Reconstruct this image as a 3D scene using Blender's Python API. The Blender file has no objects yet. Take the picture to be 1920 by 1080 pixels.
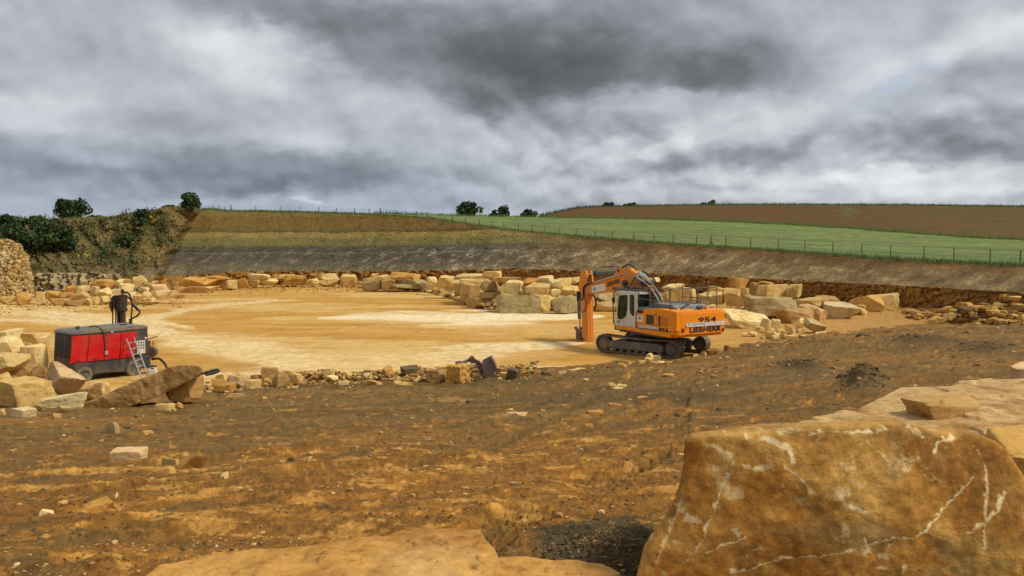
import bpy, bmesh, math, random
import numpy as np
from mathutils import Vector, Matrix
from mathutils.geometry import tessellate_polygon
R = math.radians
S = bpy.context.scene
col = S.collection
rng = np.random.default_rng(7)
random.seed(7)

# ------------------------------------------------------------------ camera, sky, sun, exposure
F, HZ, EYE = 1500.0, 455.0, 6.2            # focal length in photo pixels, horizon row, eye height above the pit floor
PITCH = math.atan((540 - HZ) / F)
cam_d = bpy.data.cameras.new('camera'); cam = bpy.data.objects.new('camera', cam_d); col.objects.link(cam)
cam_d.sensor_width = 36; cam_d.lens = 36 * F / 1920; cam_d.clip_start = .05; cam_d.clip_end = 6000
cam.location = (0, 0, EYE); cam.rotation_euler = (R(90) - PITCH, 0, 0)
S.camera = cam
S.view_settings.view_transform = 'Standard'; S.view_settings.look = 'None'
S.view_settings.exposure = 0.0; S.view_settings.gamma = 1.0
SUN_AZ, SUN_EL = R(104), R(50)             # clockwise from the view direction
sun_d = bpy.data.lights.new('sun', 'SUN'); sun = bpy.data.objects.new('sun', sun_d); col.objects.link(sun)
sun_d.energy = 3.1; sun_d.angle = R(10); sun_d.color = (1, .92, .77)
sv = Vector((math.sin(SUN_AZ) * math.cos(SUN_EL), math.cos(SUN_AZ) * math.cos(SUN_EL), math.sin(SUN_EL)))
sun.rotation_euler = sv.to_track_quat('Z', 'Y').to_euler()

class NT:
    """small helper that wires shader nodes"""
    def __init__(s, tree): s.t = tree; s.n = tree.nodes; s.l = tree.links
    def new(s, typ, **kw):
        n = s.n.new(typ)
        for k, v in kw.items(): setattr(n, k, v)
        return n
    def put(s, sock, v):
        if isinstance(v, bpy.types.NodeSocket): s.l.new(v, sock)
        else:
            if isinstance(v, (tuple, list)) and len(v) == 3 and sock.type == 'RGBA': v = (*v, 1)
            sock.default_value = v
    def math(s, op, a, b=0.0, clamp=False):
        n = s.new('ShaderNodeMath', operation=op, use_clamp=clamp); s.put(n.inputs[0], a); s.put(n.inputs[1], b); return n.outputs[0]
    def vmath(s, op, a, b=(0, 0, 0)):
        n = s.new('ShaderNodeVectorMath', operation=op); s.put(n.inputs[0], a)
        if op == 'SCALE': s.put(n.inputs[3], b)
        else: s.put(n.inputs[1], b)
        return n.outputs['Value'] if op in ('LENGTH', 'DOT_PRODUCT') else n.outputs[0]
    def mix(s, f, a, b, mode='MIX'):
        n = s.new('ShaderNodeMix', data_type='RGBA', blend_type=mode); n.clamp_factor = True
        s.put(n.inputs[0], f); s.put(n.inputs[6], a); s.put(n.inputs[7], b); return n.outputs[2]
    def noise(s, vec, scale, detail=4.0, rough=.55, dist=0.0, typ='FBM'):
        n = s.new('ShaderNodeTexNoise'); n.noise_type = typ
        if vec is not None: s.put(n.inputs['Vector'], vec)
        n.inputs['Scale'].default_value = scale; n.inputs['Detail'].default_value = detail
        n.inputs['Roughness'].default_value = rough; n.inputs['Distortion'].default_value = dist
        return n
    def ss(s, v, a, b, lo=0.0, hi=1.0):
        n = s.new('ShaderNodeMapRange', interpolation_type='SMOOTHSTEP'); s.put(n.inputs[0], v)
        n.inputs[1].default_value = a; n.inputs[2].default_value = b; n.inputs[3].default_value = lo; n.inputs[4].default_value = hi
        return n.outputs[0]
    def comb(s, x, y, z=0.0):
        n = s.new('ShaderNodeCombineXYZ'); s.put(n.inputs[0], x); s.put(n.inputs[1], y); s.put(n.inputs[2], z); return n.outputs[0]
    def sep(s, v):
        n = s.new('ShaderNodeSeparateXYZ'); s.put(n.inputs[0], v); return n.outputs

W = bpy.data.worlds.new('World'); S.world = W; W.use_nodes = True
def build_sky():
    w = NT(W.node_tree); w.n.clear()
    out = w.new('ShaderNodeOutputWorld'); bg = w.new('ShaderNodeBackground'); w.l.new(bg.outputs[0], out.inputs[0])
    sky = w.new('ShaderNodeTexSky', sky_type='NISHITA'); sky.sun_disc = False
    sky.sun_elevation = SUN_EL; sky.sun_rotation = SUN_AZ
    tc = w.new('ShaderNodeTexCoord'); d = tc.outputs['Generated']
    x, y, z = w.sep(d)
    zz = w.math('MAXIMUM', z, 0.0)
    az = w.math('MULTIPLY', w.math('ARCTAN2', x, y), 57.29578)
    el = w.math('MULTIPLY', w.math('ARCSINE', z), 57.29578)
    lay = w.vmath('DIVIDE', d, w.comb(*(w.math('ADD', zz, .16),) * 3))
    ae = w.comb(az, w.math('MULTIPLY', el, 1.9))
    sub = lambda n: w.math('SUBTRACT', n, .5)
    def warp(scale, det, amt, off, rough=.5):
        n = w.noise(w.vmath('ADD', ae, off), scale, det, rough)
        return w.vmath('MULTIPLY', w.vmath('SUBTRACT', n.outputs['Color'], (.5, .5, .5)), amt)
    p = w.vmath('ADD', w.comb(az, el), w.vmath('ADD', warp(.085, 3, (8, 4.0, 0), (3, 7, 0), .5), warp(.40, 5, (2.6, 2.0, 0), (23, 57, 0), .62)))
    def blob(px, py, rx, ry, amp):
        a = math.degrees(math.atan2(px - 960, F)); e = math.degrees(math.atan2(HZ - py, math.hypot(F, px - 960)))
        k = 57.3 / F
        v = w.vmath('MULTIPLY', w.vmath('SUBTRACT', p, (a, e, 0)), (1 / (rx * k), 1 / (ry * k), 0))
        r2 = w.vmath('DOT_PRODUCT', v, v)
        return w.math('MULTIPLY', w.math('POWER', 2.71828, w.math('MULTIPLY', w.math('POWER', r2, 1.6), -.8)), amp)
    blobs = [(690, 50, 210, 58, -.8), (850, 140, 210, 62, -.8), (1010, 110, 170, 75, -.75), (1190, 120, 230, 52, -.75), (1390, 118, 130, 48, -.7), (1120, 10, 420, 60, -.5), (900, 205, 90, 26, -.5), (560, 10, 170, 40, -.4), (1100, 240, 150, 26, -.42),
             (470, 322, 260, 36, -.75), (330, 352, 170, 20, -.35), (560, 360, 120, 18, -.4), (40, 305, 170, 34, -.5), (330, 228, 130, 34, -.32), (90, 100, 210, 60, -.28), (20, 360, 160, 18, -.35), (640, 330, 90, 26, -.3),
             (1790, 265, 170, 36, -.6), (1890, 300, 60, 22, -.4), (1870, 140, 110, 36, -.5), (1390, 292, 120, 22, -.5), (1205, 322, 90, 18, -.5), (860, 322, 70, 18, -.35), (940, 345, 60, 14, -.2), (1560, 255, 130, 24, -.3), (1700, 320, 60, 10, -.25), (1500, 350, 60, 10, -.15),
             (495, 108, 120, 50, .85), (410, 60, 100, 40, .35), (60, 215, 120, 44, .5), (250, 170, 120, 40, .2), (700, 200, 130, 36, .3), (180, 305, 90, 15, .4), (560, 262, 90, 22, .2),
             (1245, 262, 34, 26, .7), (1190, 291, 26, 17, .8), (1118, 278, 50, 20, .5), (1010, 298, 24, 22, .6), (960, 262, 60, 26, .35), (1450, 222, 90, 34, .45), (1340, 235, 70, 30, .4), (1740, 118, 32, 24, .6), (1885, 78, 80, 46, .75), (1640, 150, 60, 70, .35),
             (1480, 338, 120, 18, .6), (1640, 338, 90, 16, .6), (1800, 330, 80, 16, .55), (1300, 335, 80, 16, .5), (1880, 355, 80, 18, .5), (1060, 350, 110, 18, .4), (570, 385, 26, 6, .6), (1560, 372, 300, 12, .4), (1290, 180, 120, 20, .35)]
    tot = 0.0
    for b in blobs: tot = w.math('ADD', tot, blob(*b))
    n1 = w.noise(lay, .9, 5, .5).outputs[0]
    n2 = w.noise(w.vmath('ADD', ae, (9, 44, 2)), .5, 5, .55).outputs[0]
    # heaped cloud: rounded billows; their depth looked up a little towards the light gives lit crowns and dull bases
    def billow(q, sc):
        t = 0.0
        for k, (m, g) in enumerate(((1, .62), (2.3, .28), (5.1, .12))):
            t = w.math('ADD', t, w.math('MULTIPLY', w.math('SQRT', w.math('ADD', w.math('POWER', sub(w.noise(w.vmath('ADD', q, (13.0 * k, 5.0 * k, sc * 40)), sc * m, 1, .35).outputs[0]), 2.0), .0025)), 2.4 * g))
        return t
    def heaps(sc, dy, off):
        q = w.vmath('ADD', w.comb(az, w.math('MULTIPLY', el, 1.2)), off); q = w.vmath('ADD', q, warp(sc * 1.5, 2, (.25 / sc, .22 / sc, 0), off))
        a = billow(q, sc); b = billow(w.vmath('ADD', q, (.35 * dy, dy, 0)), sc); return a, w.math('SUBTRACT', a, b)
    a1, r1 = heaps(.055, 2.2, (90, 4, 2)); a2, r2 = heaps(.22, .8, (17, 61, 5))
    low = w.math('MULTIPLY', w.ss(el, 12.0, 5.0), w.ss(az, -14.0, 4.0))
    v = w.math('ADD', w.math('MULTIPLY', tot, .82), w.math('MULTIPLY', sub(n1), .35))
    v = w.math('ADD', v, w.math('MULTIPLY', w.math('SUBTRACT', a1, .3), .65)); v = w.math('ADD', v, w.math('MULTIPLY', r1, 1.15))
    v = w.math('ADD', v, w.math('MULTIPLY', w.math('SUBTRACT', a2, .3), w.math('ADD', .14, w.math('MULTIPLY', low, .3)))); v = w.math('ADD', v, w.math('MULTIPLY', r2, w.math('ADD', .55, w.math('MULTIPLY', low, .7))))
    v = w.math('ADD', v, w.math('MULTIPLY', sub(n2), .14))
    v = w.math('ADD', w.math('MULTIPLY', v, .36), .595, True)
    rmp = w.new('ShaderNodeValToRGB'); w.l.new(v, rmp.inputs[0])
    el_ = rmp.color_ramp.elements
    stops = [(0.0, (.10, .105, .115)), (.2, (.16, .165, .18)), (.4, (.30, .315, .34)), (.55, (.455, .47, .50)), (.70, (.60, .61, .64)), (.85, (.74, .745, .76)), (1.0, (.86, .86, .87))]
    el_[0].position, el_[0].color = stops[0][0], (*stops[0][1], 1); el_[1].position, el_[1].color = stops[-1][0], (*stops[-1][1], 1)
    for ps, c in stops[1:-1]: e = el_.new(ps); e.color = (*c, 1)
    cloud = rmp.outputs[0]
    # cooler, bluer cloud low over the left horizon
    cool = w.math('MULTIPLY', w.ss(el, 9.0, 3.0), w.ss(az, 12.0, -14.0))
    cloud = w.mix(w.math('MULTIPLY', cool, .7), cloud, (.84, .94, 1.08), 'MULTIPLY')
    gap = w.math('ADD', blob(1665, 165, 55, 40, 1.0), blob(1640, 30, 50, 25, .5))
    gap = w.math('MULTIPLY', gap, w.ss(n2, .40, .62), True)
    skyc = w.vmath('SCALE', sky.outputs[0], .10)
    skyc = w.mix(.35, skyc, (.55, .68, .86))
    c = w.mix(w.math('MULTIPLY', gap, .5), w.vmath('MULTIPLY', cloud, (.982, 1.003, 1.02)), skyc)
    c = w.mix(w.ss(z, 0.0, -.06), c, (.08, .07, .05))       # nothing but earth below the horizon
    w.l.new(c, bg.inputs[0]); bg.inputs[1].default_value = 1.0
build_sky()

# ------------------------------------------------------------------ picture <-> place
CP, SP = math.cos(PITCH), math.sin(PITCH)
def ray(px, py):
    a, b = (px - 960) / F, (540 - py) / F
    return np.array([a, CP + b * SP, -SP + b * CP])
def P(px, py, d):
    r = ray(px, py); return np.array([0, 0, EYE]) + r * (d / r[1])
def Parr(u, y, d):                       # arrays
    a, b = (u - 960) / F, (540 - y) / F
    vy = CP + b * SP; t = d / vy
    return np.stack([a * t, d + 0 * a, EYE + (-SP + b * CP) * t], -1)
def proj(p):
    p = np.asarray(p, float); q = p - np.array([0, 0, EYE])
    z = q[..., 1] * CP - q[..., 2] * SP; v = q[..., 1] * SP + q[..., 2] * CP
    return 960 + F * q[..., 0] / z, 540 - F * v / z
# ------------------------------------------------------------------ noise
_perm = np.random.default_rng(3).permutation(256); _perm = np.concatenate([_perm, _perm, _perm])
_gr = np.random.default_rng(4).normal(size=(256, 3)); _gr /= np.linalg.norm(_gr, axis=1)[:, None]
def pn(p):
    p = np.asarray(p, float); i = np.floor(p).astype(int); f = p - i; i &= 255
    w = f * f * f * (f * (f * 6 - 15) + 10); out = 0
    for dx in (0, 1):
        for dy in (0, 1):
            for dz in (0, 1):
                h = _perm[_perm[_perm[(i[..., 0] + dx) & 255] + ((i[..., 1] + dy) & 255)] + ((i[..., 2] + dz) & 255)]
                g = _gr[h]
                wt = (w[..., 0] if dx else 1 - w[..., 0]) * (w[..., 1] if dy else 1 - w[..., 1]) * (w[..., 2] if dz else 1 - w[..., 2])
                out = out + wt * (g[..., 0] * (f[..., 0] - dx) + g[..., 1] * (f[..., 1] - dy) + g[..., 2] * (f[..., 2] - dz))
    return out * 1.5
def fbm(p, o=4, g=.5, billow=False):
    p = np.asarray(p, float); a, s, out = 1.0, 1.0, 0
    for k in range(o):
        n = pn(p * s + 17.3 * k); out = out + a * (np.abs(n) * 2 - .5 if billow else n); a *= g; s *= 2.03
    return out
def sst(x, a, b):
    t = np.clip((x - a) / (b - a), 0, 1); return t * t * (3 - 2 * t)
def V3(x, y, z=0.0): return np.stack(np.broadcast_arrays(x, y, z), -1).astype(float)
def lerp(a, b, t): return a + (np.asarray(b, float) - a) * t
def mixc(c, d, m): return c + (np.asarray(d, float) - c) * np.asarray(m)[..., None]
# ------------------------------------------------------------------ objects
def tag(o, label=None, cat=None, group=None, kind=None, category=None):
    cat = cat or category
    for k, v in (('label', label), ('category', cat), ('group', group), ('kind', kind)):
        if v: o[k] = v
    return o
def empty(name, loc=(0, 0, 0), rz=0.0, **kw):
    o = bpy.data.objects.new(name, None); o.location = loc; o.rotation_euler = (0, 0, rz); o.empty_display_size = .3
    col.objects.link(o); return tag(o, **kw)
def mk(name, v, quads=None, tris=None, mat=None, parent=None, smooth=True, cols=None, loc=None, facet=None, **kw):
    v = np.asarray(v, np.float32).reshape(-1, 3); me = bpy.data.meshes.new(name)
    nq = 0 if quads is None else len(quads); nt = 0 if tris is None else len(tris)
    idx = []
    if nq: idx.append(np.asarray(quads, np.int32).ravel())
    if nt: idx.append(np.asarray(tris, np.int32).ravel())
    idx = np.concatenate(idx)
    me.vertices.add(len(v)); me.vertices.foreach_set('co', v.ravel())
    me.loops.add(len(idx)); me.loops.foreach_set('vertex_index', idx)
    me.polygons.add(nq + nt)
    st = np.concatenate([np.arange(nq) * 4, nq * 4 + np.arange(nt) * 3]).astype(np.int32)
    me.polygons.foreach_set('loop_start', st)
    me.polygons.foreach_set('use_smooth', np.full(nq + nt, smooth, bool))
    me.update(calc_edges=True); me.validate()
    if facet is not None and len(me.polygons) == len(facet):      # crisp arrises between the broken faces
        le = np.empty(len(me.loops), np.int32); me.loops.foreach_get('edge_index', le); lf = np.repeat(facet, 3).astype(float); ne = len(me.edges)
        hi = np.full(ne, -1.0); lo = np.full(ne, 1e9); np.maximum.at(hi, le, lf); np.minimum.at(lo, le, lf)
        sa = me.attributes.get('sharp_edge') or me.attributes.new('sharp_edge', 'BOOLEAN', 'EDGE'); sa.data.foreach_set('value', hi != lo)
    if cols is not None:
        c = np.ones((len(v), 4), np.float32); c[:, :3] = np.asarray(cols).reshape(-1, 3)
        at = me.color_attributes.new('tint', 'FLOAT_COLOR', 'POINT'); at.data.foreach_set('color', c.ravel())
    o = bpy.data.objects.new(name, me); col.objects.link(o)
    if mat: me.materials.append(mat)
    if parent: o.parent = parent
    if loc is not None: o.location = loc
    return tag(o, **kw)
def gridq(r, c):
    i = np.arange(r * c).reshape(r, c)
    return np.stack([i[:-1, :-1], i[:-1, 1:], i[1:, 1:], i[1:, :-1]], -1).reshape(-1, 4)

class MB:
    """collects simple solids into ONE mesh"""
    def __init__(s): s.v, s.f = [], []
    def add(s, v, f):
        b = len(s.v); s.v += [tuple(map(float, q)) for q in v]; s.f += [tuple(b + i for i in q) for q in f]; return s
    def box(s, a, b, M=None):
        x0, y0, z0 = a; x1, y1, z1 = b
        v = [(x0, y0, z0), (x1, y0, z0), (x1, y1, z0), (x0, y1, z0), (x0, y0, z1), (x1, y0, z1), (x1, y1, z1), (x0, y1, z1)]
        if M is not None: v = [M @ Vector(q) for q in v]
        return s.add(v, [(3, 2, 1, 0), (4, 5, 6, 7), (0, 1, 5, 4), (1, 2, 6, 5), (2, 3, 7, 6), (3, 0, 4, 7)])
    def tube(s, pts, r, n=8, cap=True):
        pts = [Vector(tuple(map(float, p))) for p in pts]; rs = r if isinstance(r, (list, tuple)) else [r] * len(pts)
        v, f = [], []; prev = None
        for i, p in enumerate(pts):
            t = (pts[min(i + 1, len(pts) - 1)] - pts[max(i - 1, 0)]).normalized()
            a = prev if prev is not None else (Vector((0, 0, 1)) if abs(t.z) < .9 else Vector((1, 0, 0)))
            x = (a - t * a.dot(t)).normalized(); prev = x; y = t.cross(x)
            for k in range(n):
                an = 2 * math.pi * k / n; v.append(p + (x * math.cos(an) + y * math.sin(an)) * rs[i])
        for i in range(len(pts) - 1):
            for k in range(n):
                f.append((i * n + k, i * n + (k + 1) % n, (i + 1) * n + (k + 1) % n, (i + 1) * n + k))
        if cap: f.append(tuple(range(n))[::-1]); f.append(tuple((len(pts) - 1) * n + k for k in range(n)))
        return s.add(v, f)
    def cyl(s, a, b, r, n=16): return s.tube([a, b], r, n)
    def prism(s, ol, fn, t0, t1, holes=()):
        """outline (2D) and holes swept from t0 to t1; fn(p, q, t) -> 3D"""
        loops = [list(ol)] + [list(h) for h in holes]; flat = [p for l in loops for p in l]; n = len(flat)
        tri = tessellate_polygon([[Vector((p[0], p[1], 0)) for p in l] for l in loops])
        v = [fn(p[0], p[1], t0) for p in flat] + [fn(p[0], p[1], t1) for p in flat]
        f = [tuple(t) for t in tri] + [tuple(n + i for i in t)[::-1] for t in tri]; b = 0
        for l in loops:
            m = len(l)
            for i in range(m): f.append((b + i, b + (i + 1) % m, n + b + (i + 1) % m, n + b + i))
            b += m
        return s.add(v, f)
    def build(s, name, mat, parent=None, bevel=0.0, smooth=None, loc=None, **kw):
        me = bpy.data.meshes.new(name); bm = bmesh.new()
        vs = [bm.verts.new(q) for q in s.v]
        for f in s.f:
            try: bm.faces.new([vs[i] for i in f])
            except ValueError: pass
        bmesh.ops.recalc_face_normals(bm, faces=bm.faces)
        if bevel:
            bmesh.ops.dissolve_limit(bm, angle_limit=.01, verts=bm.verts, edges=bm.edges)
            ed = [e for e in bm.edges if len(e.link_faces) == 2 and e.calc_face_angle(0) > .6]
            bmesh.ops.bevel(bm, geom=ed, offset=bevel, segments=2, affect='EDGES', clamp_overlap=True)
        bm.to_mesh(me); bm.free()
        if smooth is None: smooth = bool(bevel)
        if smooth:
            me.shade_smooth()
            try: me.set_sharp_from_angle(angle=R(38))
            except Exception: pass
        o = bpy.data.objects.new(name, me); col.objects.link(o); me.materials.append(mat)
        if parent: o.parent = parent
        if loc is not None: o.location = loc
        return tag(o, **kw)
# ------------------------------------------------------------------ materials
def mat_new(name):
    m = bpy.data.materials.new(name); m.use_nodes = True; n = NT(m.node_tree); n.n.clear()
    out = n.new('ShaderNodeOutputMaterial'); b = n.new('ShaderNodeBsdfPrincipled'); n.l.new(b.outputs[0], out.inputs[0])
    return m, n, b
def bump(n, b, h, strength, dist):
    bp = n.new('ShaderNodeBump'); bp.inputs['Strength'].default_value = strength; bp.inputs['Distance'].default_value = dist
    n.l.new(h, bp.inputs['Height']); n.l.new(bp.outputs[0], b.inputs['Normal'])
def terrain_mat(name, s1, s2, amt, bstr, bdist, rough=.95, stretch=(1, 1, 1), grain=60.0, grit=0.0):
    m, n, b = mat_new(name)
    at = n.new('ShaderNodeAttribute', attribute_name='tint'); g = n.new('ShaderNodeNewGeometry')
    v = n.vmath('MULTIPLY', g.outputs['Position'], stretch)
    a = n.noise(v, s1, 6, .62).outputs[0]; c = n.noise(v, s2, 5, .6).outputs[0]; gr = n.noise(v, grain, 3, .6).outputs[0]
    k = n.math('ADD', n.math('MULTIPLY', n.math('SUBTRACT', a, .5), amt), n.math('MULTIPLY', n.math('SUBTRACT', c, .5), amt * 1.2))
    k = n.math('ADD', k, n.math('MULTIPLY', n.math('SUBTRACT', gr, .5), amt * .7)); k = n.math('ADD', k, 1.0)
    if grit:
        g2 = n.noise(v, grain * 2.7, 2, .6).outputs[0]; g3 = n.noise(v, grain * .38, 3, .65).outputs[0]
        k = n.math('ADD', k, n.math('MULTIPLY', n.math('ADD', n.math('SUBTRACT', g2, .5), n.math('SUBTRACT', g3, .5)), grit))
    c2 = n.vmath('MULTIPLY', n.vmath('SCALE', at.outputs['Color'], k), (1.02, .93, .72))
    n.put(b.inputs['Base Color'], c2); b.inputs['Roughness'].default_value = rough; b.inputs['Specular IOR Level'].default_value = .12
    h = n.math('ADD', c, n.math('MULTIPLY', gr, .5)); bump(n, b, h, bstr, bdist)
    return m
def stone_mat(name='quarry stone', vein=False):
    m, n, b = mat_new(name)
    oi = n.new('ShaderNodeObjectInfo'); tc = n.new('ShaderNodeTexCoord')
    v = n.vmath('ADD', tc.outputs['Object'], n.vmath('SCALE', n.comb(1, .7, .3), n.math('MULTIPLY', oi.outputs['Random'], 60)))
    if vein:
        at = n.new('ShaderNodeAttribute', attribute_name='tint'); base = at.outputs['Color']
    else: base = oi.outputs['Color']
    big = n.noise(v, .9, 5, .6, .4).outputs[0]; mid = n.noise(v, 4.0, 6, .65, .3).outputs[0]; fin = n.noise(v, 26, 5, .65).outputs[0]
    c = n.mix(n.ss(big, .46, .70), base, n.mix(1.0, base, (.62, .50, .36), 'MULTIPLY'))
    c = n.mix(n.math('MULTIPLY', n.ss(mid, .52, .68), .7), c, n.mix(1.0, base, (1.2, 1.18, 1.2), 'MULTIPLY'))
    c = n.mix(n.math('MULTIPLY', n.ss(mid, .46, .30), .75), c, n.mix(1.0, base, (.52, .40, .27), 'MULTIPLY'))
    gr = n.noise(v, 150 if vein else 90, 3, .7).outputs[0]; c = n.vmath('SCALE', c, n.math('ADD', .62, n.math('ADD', n.math('MULTIPLY', fin, .40), n.math('MULTIPLY', gr, .36))))
    c = n.vmath('MULTIPLY', c, (1.0, .965, .82))
    n.put(b.inputs['Base Color'], c); b.inputs['Roughness'].default_value = .92; b.inputs['Specular IOR Level'].default_value = .15
    if vein:
        bed = n.noise(n.vmath('MULTIPLY', v, (3, 3, 26)), 1.6, 5, .65, .6).outputs[0]; spk = n.noise(v, 55, 4, .7).outputs[0]
        c = n.vmath('SCALE', c, n.math('ADD', .55, n.math('ADD', n.math('MULTIPLY', bed, .40), n.math('MULTIPLY', spk, .50)))); n.put(b.inputs['Base Color'], c)
    if vein: big2 = n.noise(v, 3.0, 10, .66).outputs[0]; bump(n, b, n.math('ADD', big2, n.math('ADD', n.math('MULTIPLY', gr, .12), n.math('MULTIPLY', spk, .25))), .8, .022)
    else: bump(n, b, n.math('ADD', mid, n.math('MULTIPLY', fin, .45)), .5, .05)
    return m
def plain(name, c, rough=.5, metal=0.0, dirt=.18, dirtc=(.30, .2, .09), spec=.4, scale=3.0):
    m, n, b = mat_new(name)
    tc = n.new('ShaderNodeTexCoord'); a = n.noise(tc.outputs['Object'], scale, 6, .65, .3).outputs[0]; f = n.noise(tc.outputs['Object'], scale * 9, 3, .6).outputs[0]
    cc = n.mix(n.math('MULTIPLY', n.ss(n.math('ADD', n.math('MULTIPLY', f, .35), a), .58, .85), min(1, dirt * 3)), c, dirtc)
    cc = n.mix(dirt * .3, cc, dirtc)
    cc = n.vmath('SCALE', cc, n.math('ADD', .86, n.math('MULTIPLY', f, .28)))
    n.put(b.inputs['Base Color'], cc); b.inputs['Metallic'].default_value = metal; b.inputs['Specular IOR Level'].default_value = spec
    n.put(b.inputs['Roughness'], n.math('ADD', rough - .08, n.math('MULTIPLY', a, .2)))
    return m
def leaf_mat(name):
    m, n, b = mat_new(name)
    at = n.new('ShaderNodeAttribute', attribute_name='tint')
    n.put(b.inputs['Base Color'], at.outputs['Color']); b.inputs['Roughness'].default_value = .7; b.inputs['Specular IOR Level'].default_value = .2
    return m
M_STONE = stone_mat(); M_HERO = stone_mat('veined ironstone', True)
M_LEAF = leaf_mat('leaves'); M_BARK = plain('bark', (.07, .05, .035), .9)
# ------------------------------------------------------------------ the setting
def yfloor(d): return HZ + F * EYE / d
def dfloor(y): return F * EYE / (np.asarray(y, float) - HZ)
FU = [-1500, -900, 0, 300, 400, 500, 700, 900, 1000, 1100, 1200, 1350, 1450, 1550, 1650, 1750, 1900, 2200, 3400]
FY = [748, 745, 742, 738, 733, 722, 714, 708, 700, 690, 678, 658, 642, 628, 618, 608, 602, 600, 600]
def foot_y(u): return np.interp(u, FU, FY)
Z0, D0 = 4.45, 4.4
def zslope(d, u):
    d0 = dfloor(foot_y(u)); s = np.clip((d - D0) / (d0 - D0), 0, 1)
    return np.where(d < D0, Z0, Z0 * (1 - s) ** 1.25) - .06 * s
# ---- stripped clay ground in front, running down to the pit floor
NU = 1300; gu = np.linspace(-640, 2560, NU); NR = 400
gt = np.linspace(0, 1, NR); G_Y1 = 1260.0
GY = np.empty((NR, NU)); GD = np.empty((NR, NU))
ds = np.geomspace(2.6, 70, 900)
for j, u in enumerate(gu):
    d0 = dfloor(foot_y(u)); dd = ds[ds < d0 * 1.02]; zz = zslope(dd, np.full_like(dd, u)); yy = HZ + F * (EYE - zz) / dd
    row = G_Y1 + (foot_y(u) - 1.5 - G_Y1) * gt; GY[:, j] = row; GD[:, j] = np.interp(-row, -yy, dd)
GX = (gu[None] - 960) / F * GD; GZ = zslope(GD, gu[None] + 0 * GD)
UU = np.broadcast_to(gu, GY.shape)
def gsp(u, y, cu, cy, ru, ry): return np.exp(-(((u - cu) / ru) ** 2 + ((y - cy) / ry) ** 2))
# wet grey clay heaps left by the dozer
for cu, cy, ru, ry, h in ((1510, 690, 45, 9, .22), (1625, 722, 36, 15, .40), (1735, 640, 60, 8, .15), (1850, 655, 60, 10, .15), (1290, 752, 120, 9, .12), (880, 832, 70, 14, -.14), (860, 868, 80, 8, .10), (1130, 1040, 110, 46, .12)):
    GZ = GZ + h * gsp(UU, GY, cu, cy, ru, ry)
pos = V3(GX, GD, 0)
edge = sst(gt[:, None] + 0 * GD, 1.0, .86)
nearw = np.clip(GD / 9, .35, 2.2)
rut = fbm(np.stack([GX * .22 + GD * .10, GD * .85 - GX * .14, 0 * GX], -1), 3)
clod = fbm(pos * 3.4, 4, .55, True); clod2 = fbm(pos * 1.1 + 40, 4, .55); fine = fbm(pos * 11 + 9, 3, .6, True)
wet = sst(fbm(pos * .35 + 5, 3), -.25, .35)
GZd = GZ + (.5 * edge + .5) * (.075 * rut + .022 * np.clip(clod, -.2, 1.2) * (.2 + wet) * np.clip(1.5 - GD / 30, .35, 1) + .055 * clod2 * np.clip(GD / 14, .4, 1.2) + .016 * fine * np.clip(1.4 - GD / 22, .15, 1))
ub = sst(gt[:, None] + 0 * GD, .90, .99) * sst(fbm(pos * .8 + 3, 3), -.5, .6)
GZd = GZd + .16 * ub
n_a = fbm(np.stack([GX * .30 + GD * .16, GD * .60 - GX * .16, 0 * GX + 3], -1), 5, .6)
n_b = fbm(pos * 1.6 + 70, 5, .6); n_c = fbm(np.stack([GX * 1.2 + GD * .4, GD * 1.7 - GX * .4, 0 * GX + 8], -1), 6, .66); n_d = fbm(pos * 6 + 31, 4, .6)
ochre = .12 + .85 * gsp(UU, GY, 850, 930, 520, 110) + .55 * gsp(UU, GY, 250, 960, 420, 120) + .30 * gsp(UU, GY, 1250, 860, 330, 60) + .35 * gsp(UU, GY, 700, 765, 200, 14) - .35 * gsp(UU, GY, 350, 790, 480, 36) - .35 * gsp(UU, GY, 1050, 735, 330, 22) - .25 * gsp(UU, GY, 1720, 650, 260, 26)
C = np.zeros(GX.shape + (3,)) + (.178, .116, .054)
C = mixc(C, (.168, .122, .066), sst(n_a, -.05, .45) * .85)
C = mixc(C, (.232, .122, .036), sst(n_a * .6 + n_b * .5 + .25 * n_d + ochre * .7, .08, .50) * .85)
C = mixc(C, (.31, .165, .045), sst(n_c * .8 + .28 * n_d + ochre * .5 - .1, .30, .48) * .85)
C = mixc(C, (.47, .285, .10), sst(n_c * .7 + n_b * .45 + ochre * .36 + .25 * n_d, .58, .70) * .8)
far_ = sst(GD, 9, 18)
st1 = fbm(np.stack([GX * .07 + GD * .02, GD * .34 - GX * .03, 0 * GX + 12], -1), 5, .58) + .25 * n_d; st2 = fbm(np.stack([GX * .05 - GD * .03, GD * .42 + GX * .02, 0 * GX + 44], -1), 5, .6)
C = mixc(C, (.178, .138, .080), sst(st2, .0, .35) * far_ * .7); C = mixc(C, (.29, .165, .055), sst(st1, .16, .42) * far_ * .7); C = mixc(C, (.105, .075, .042), sst(-st1 + .3 * n_d, .26, .5) * far_ * .5)
C = mixc(C, (.100, .072, .042), sst(-n_b * .8 + n_d * .45 - ochre * .35, .16, .50) * .5)
clay = np.clip(gsp(UU, GY, 1135, 1045, 95, 55) * 1.9 + n_b * .5, 0, 1) * (gsp(UU, GY, 1135, 1040, 120, 70) > .22)
C = mixc(C, (.080, .068, .050), sst(clay, .25, .55))
for cu, cy, ru, ry in ((1510, 690, 50, 12), (1625, 725, 40, 18), (1735, 640, 70, 9), (1850, 655, 60, 12), (1290, 752, 120, 10)):
    C = mixc(C, (.085, .066, .040), sst(gsp(UU, GY, cu, cy, ru, ry) + n_d * .3, .25, .75) * .8)
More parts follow.
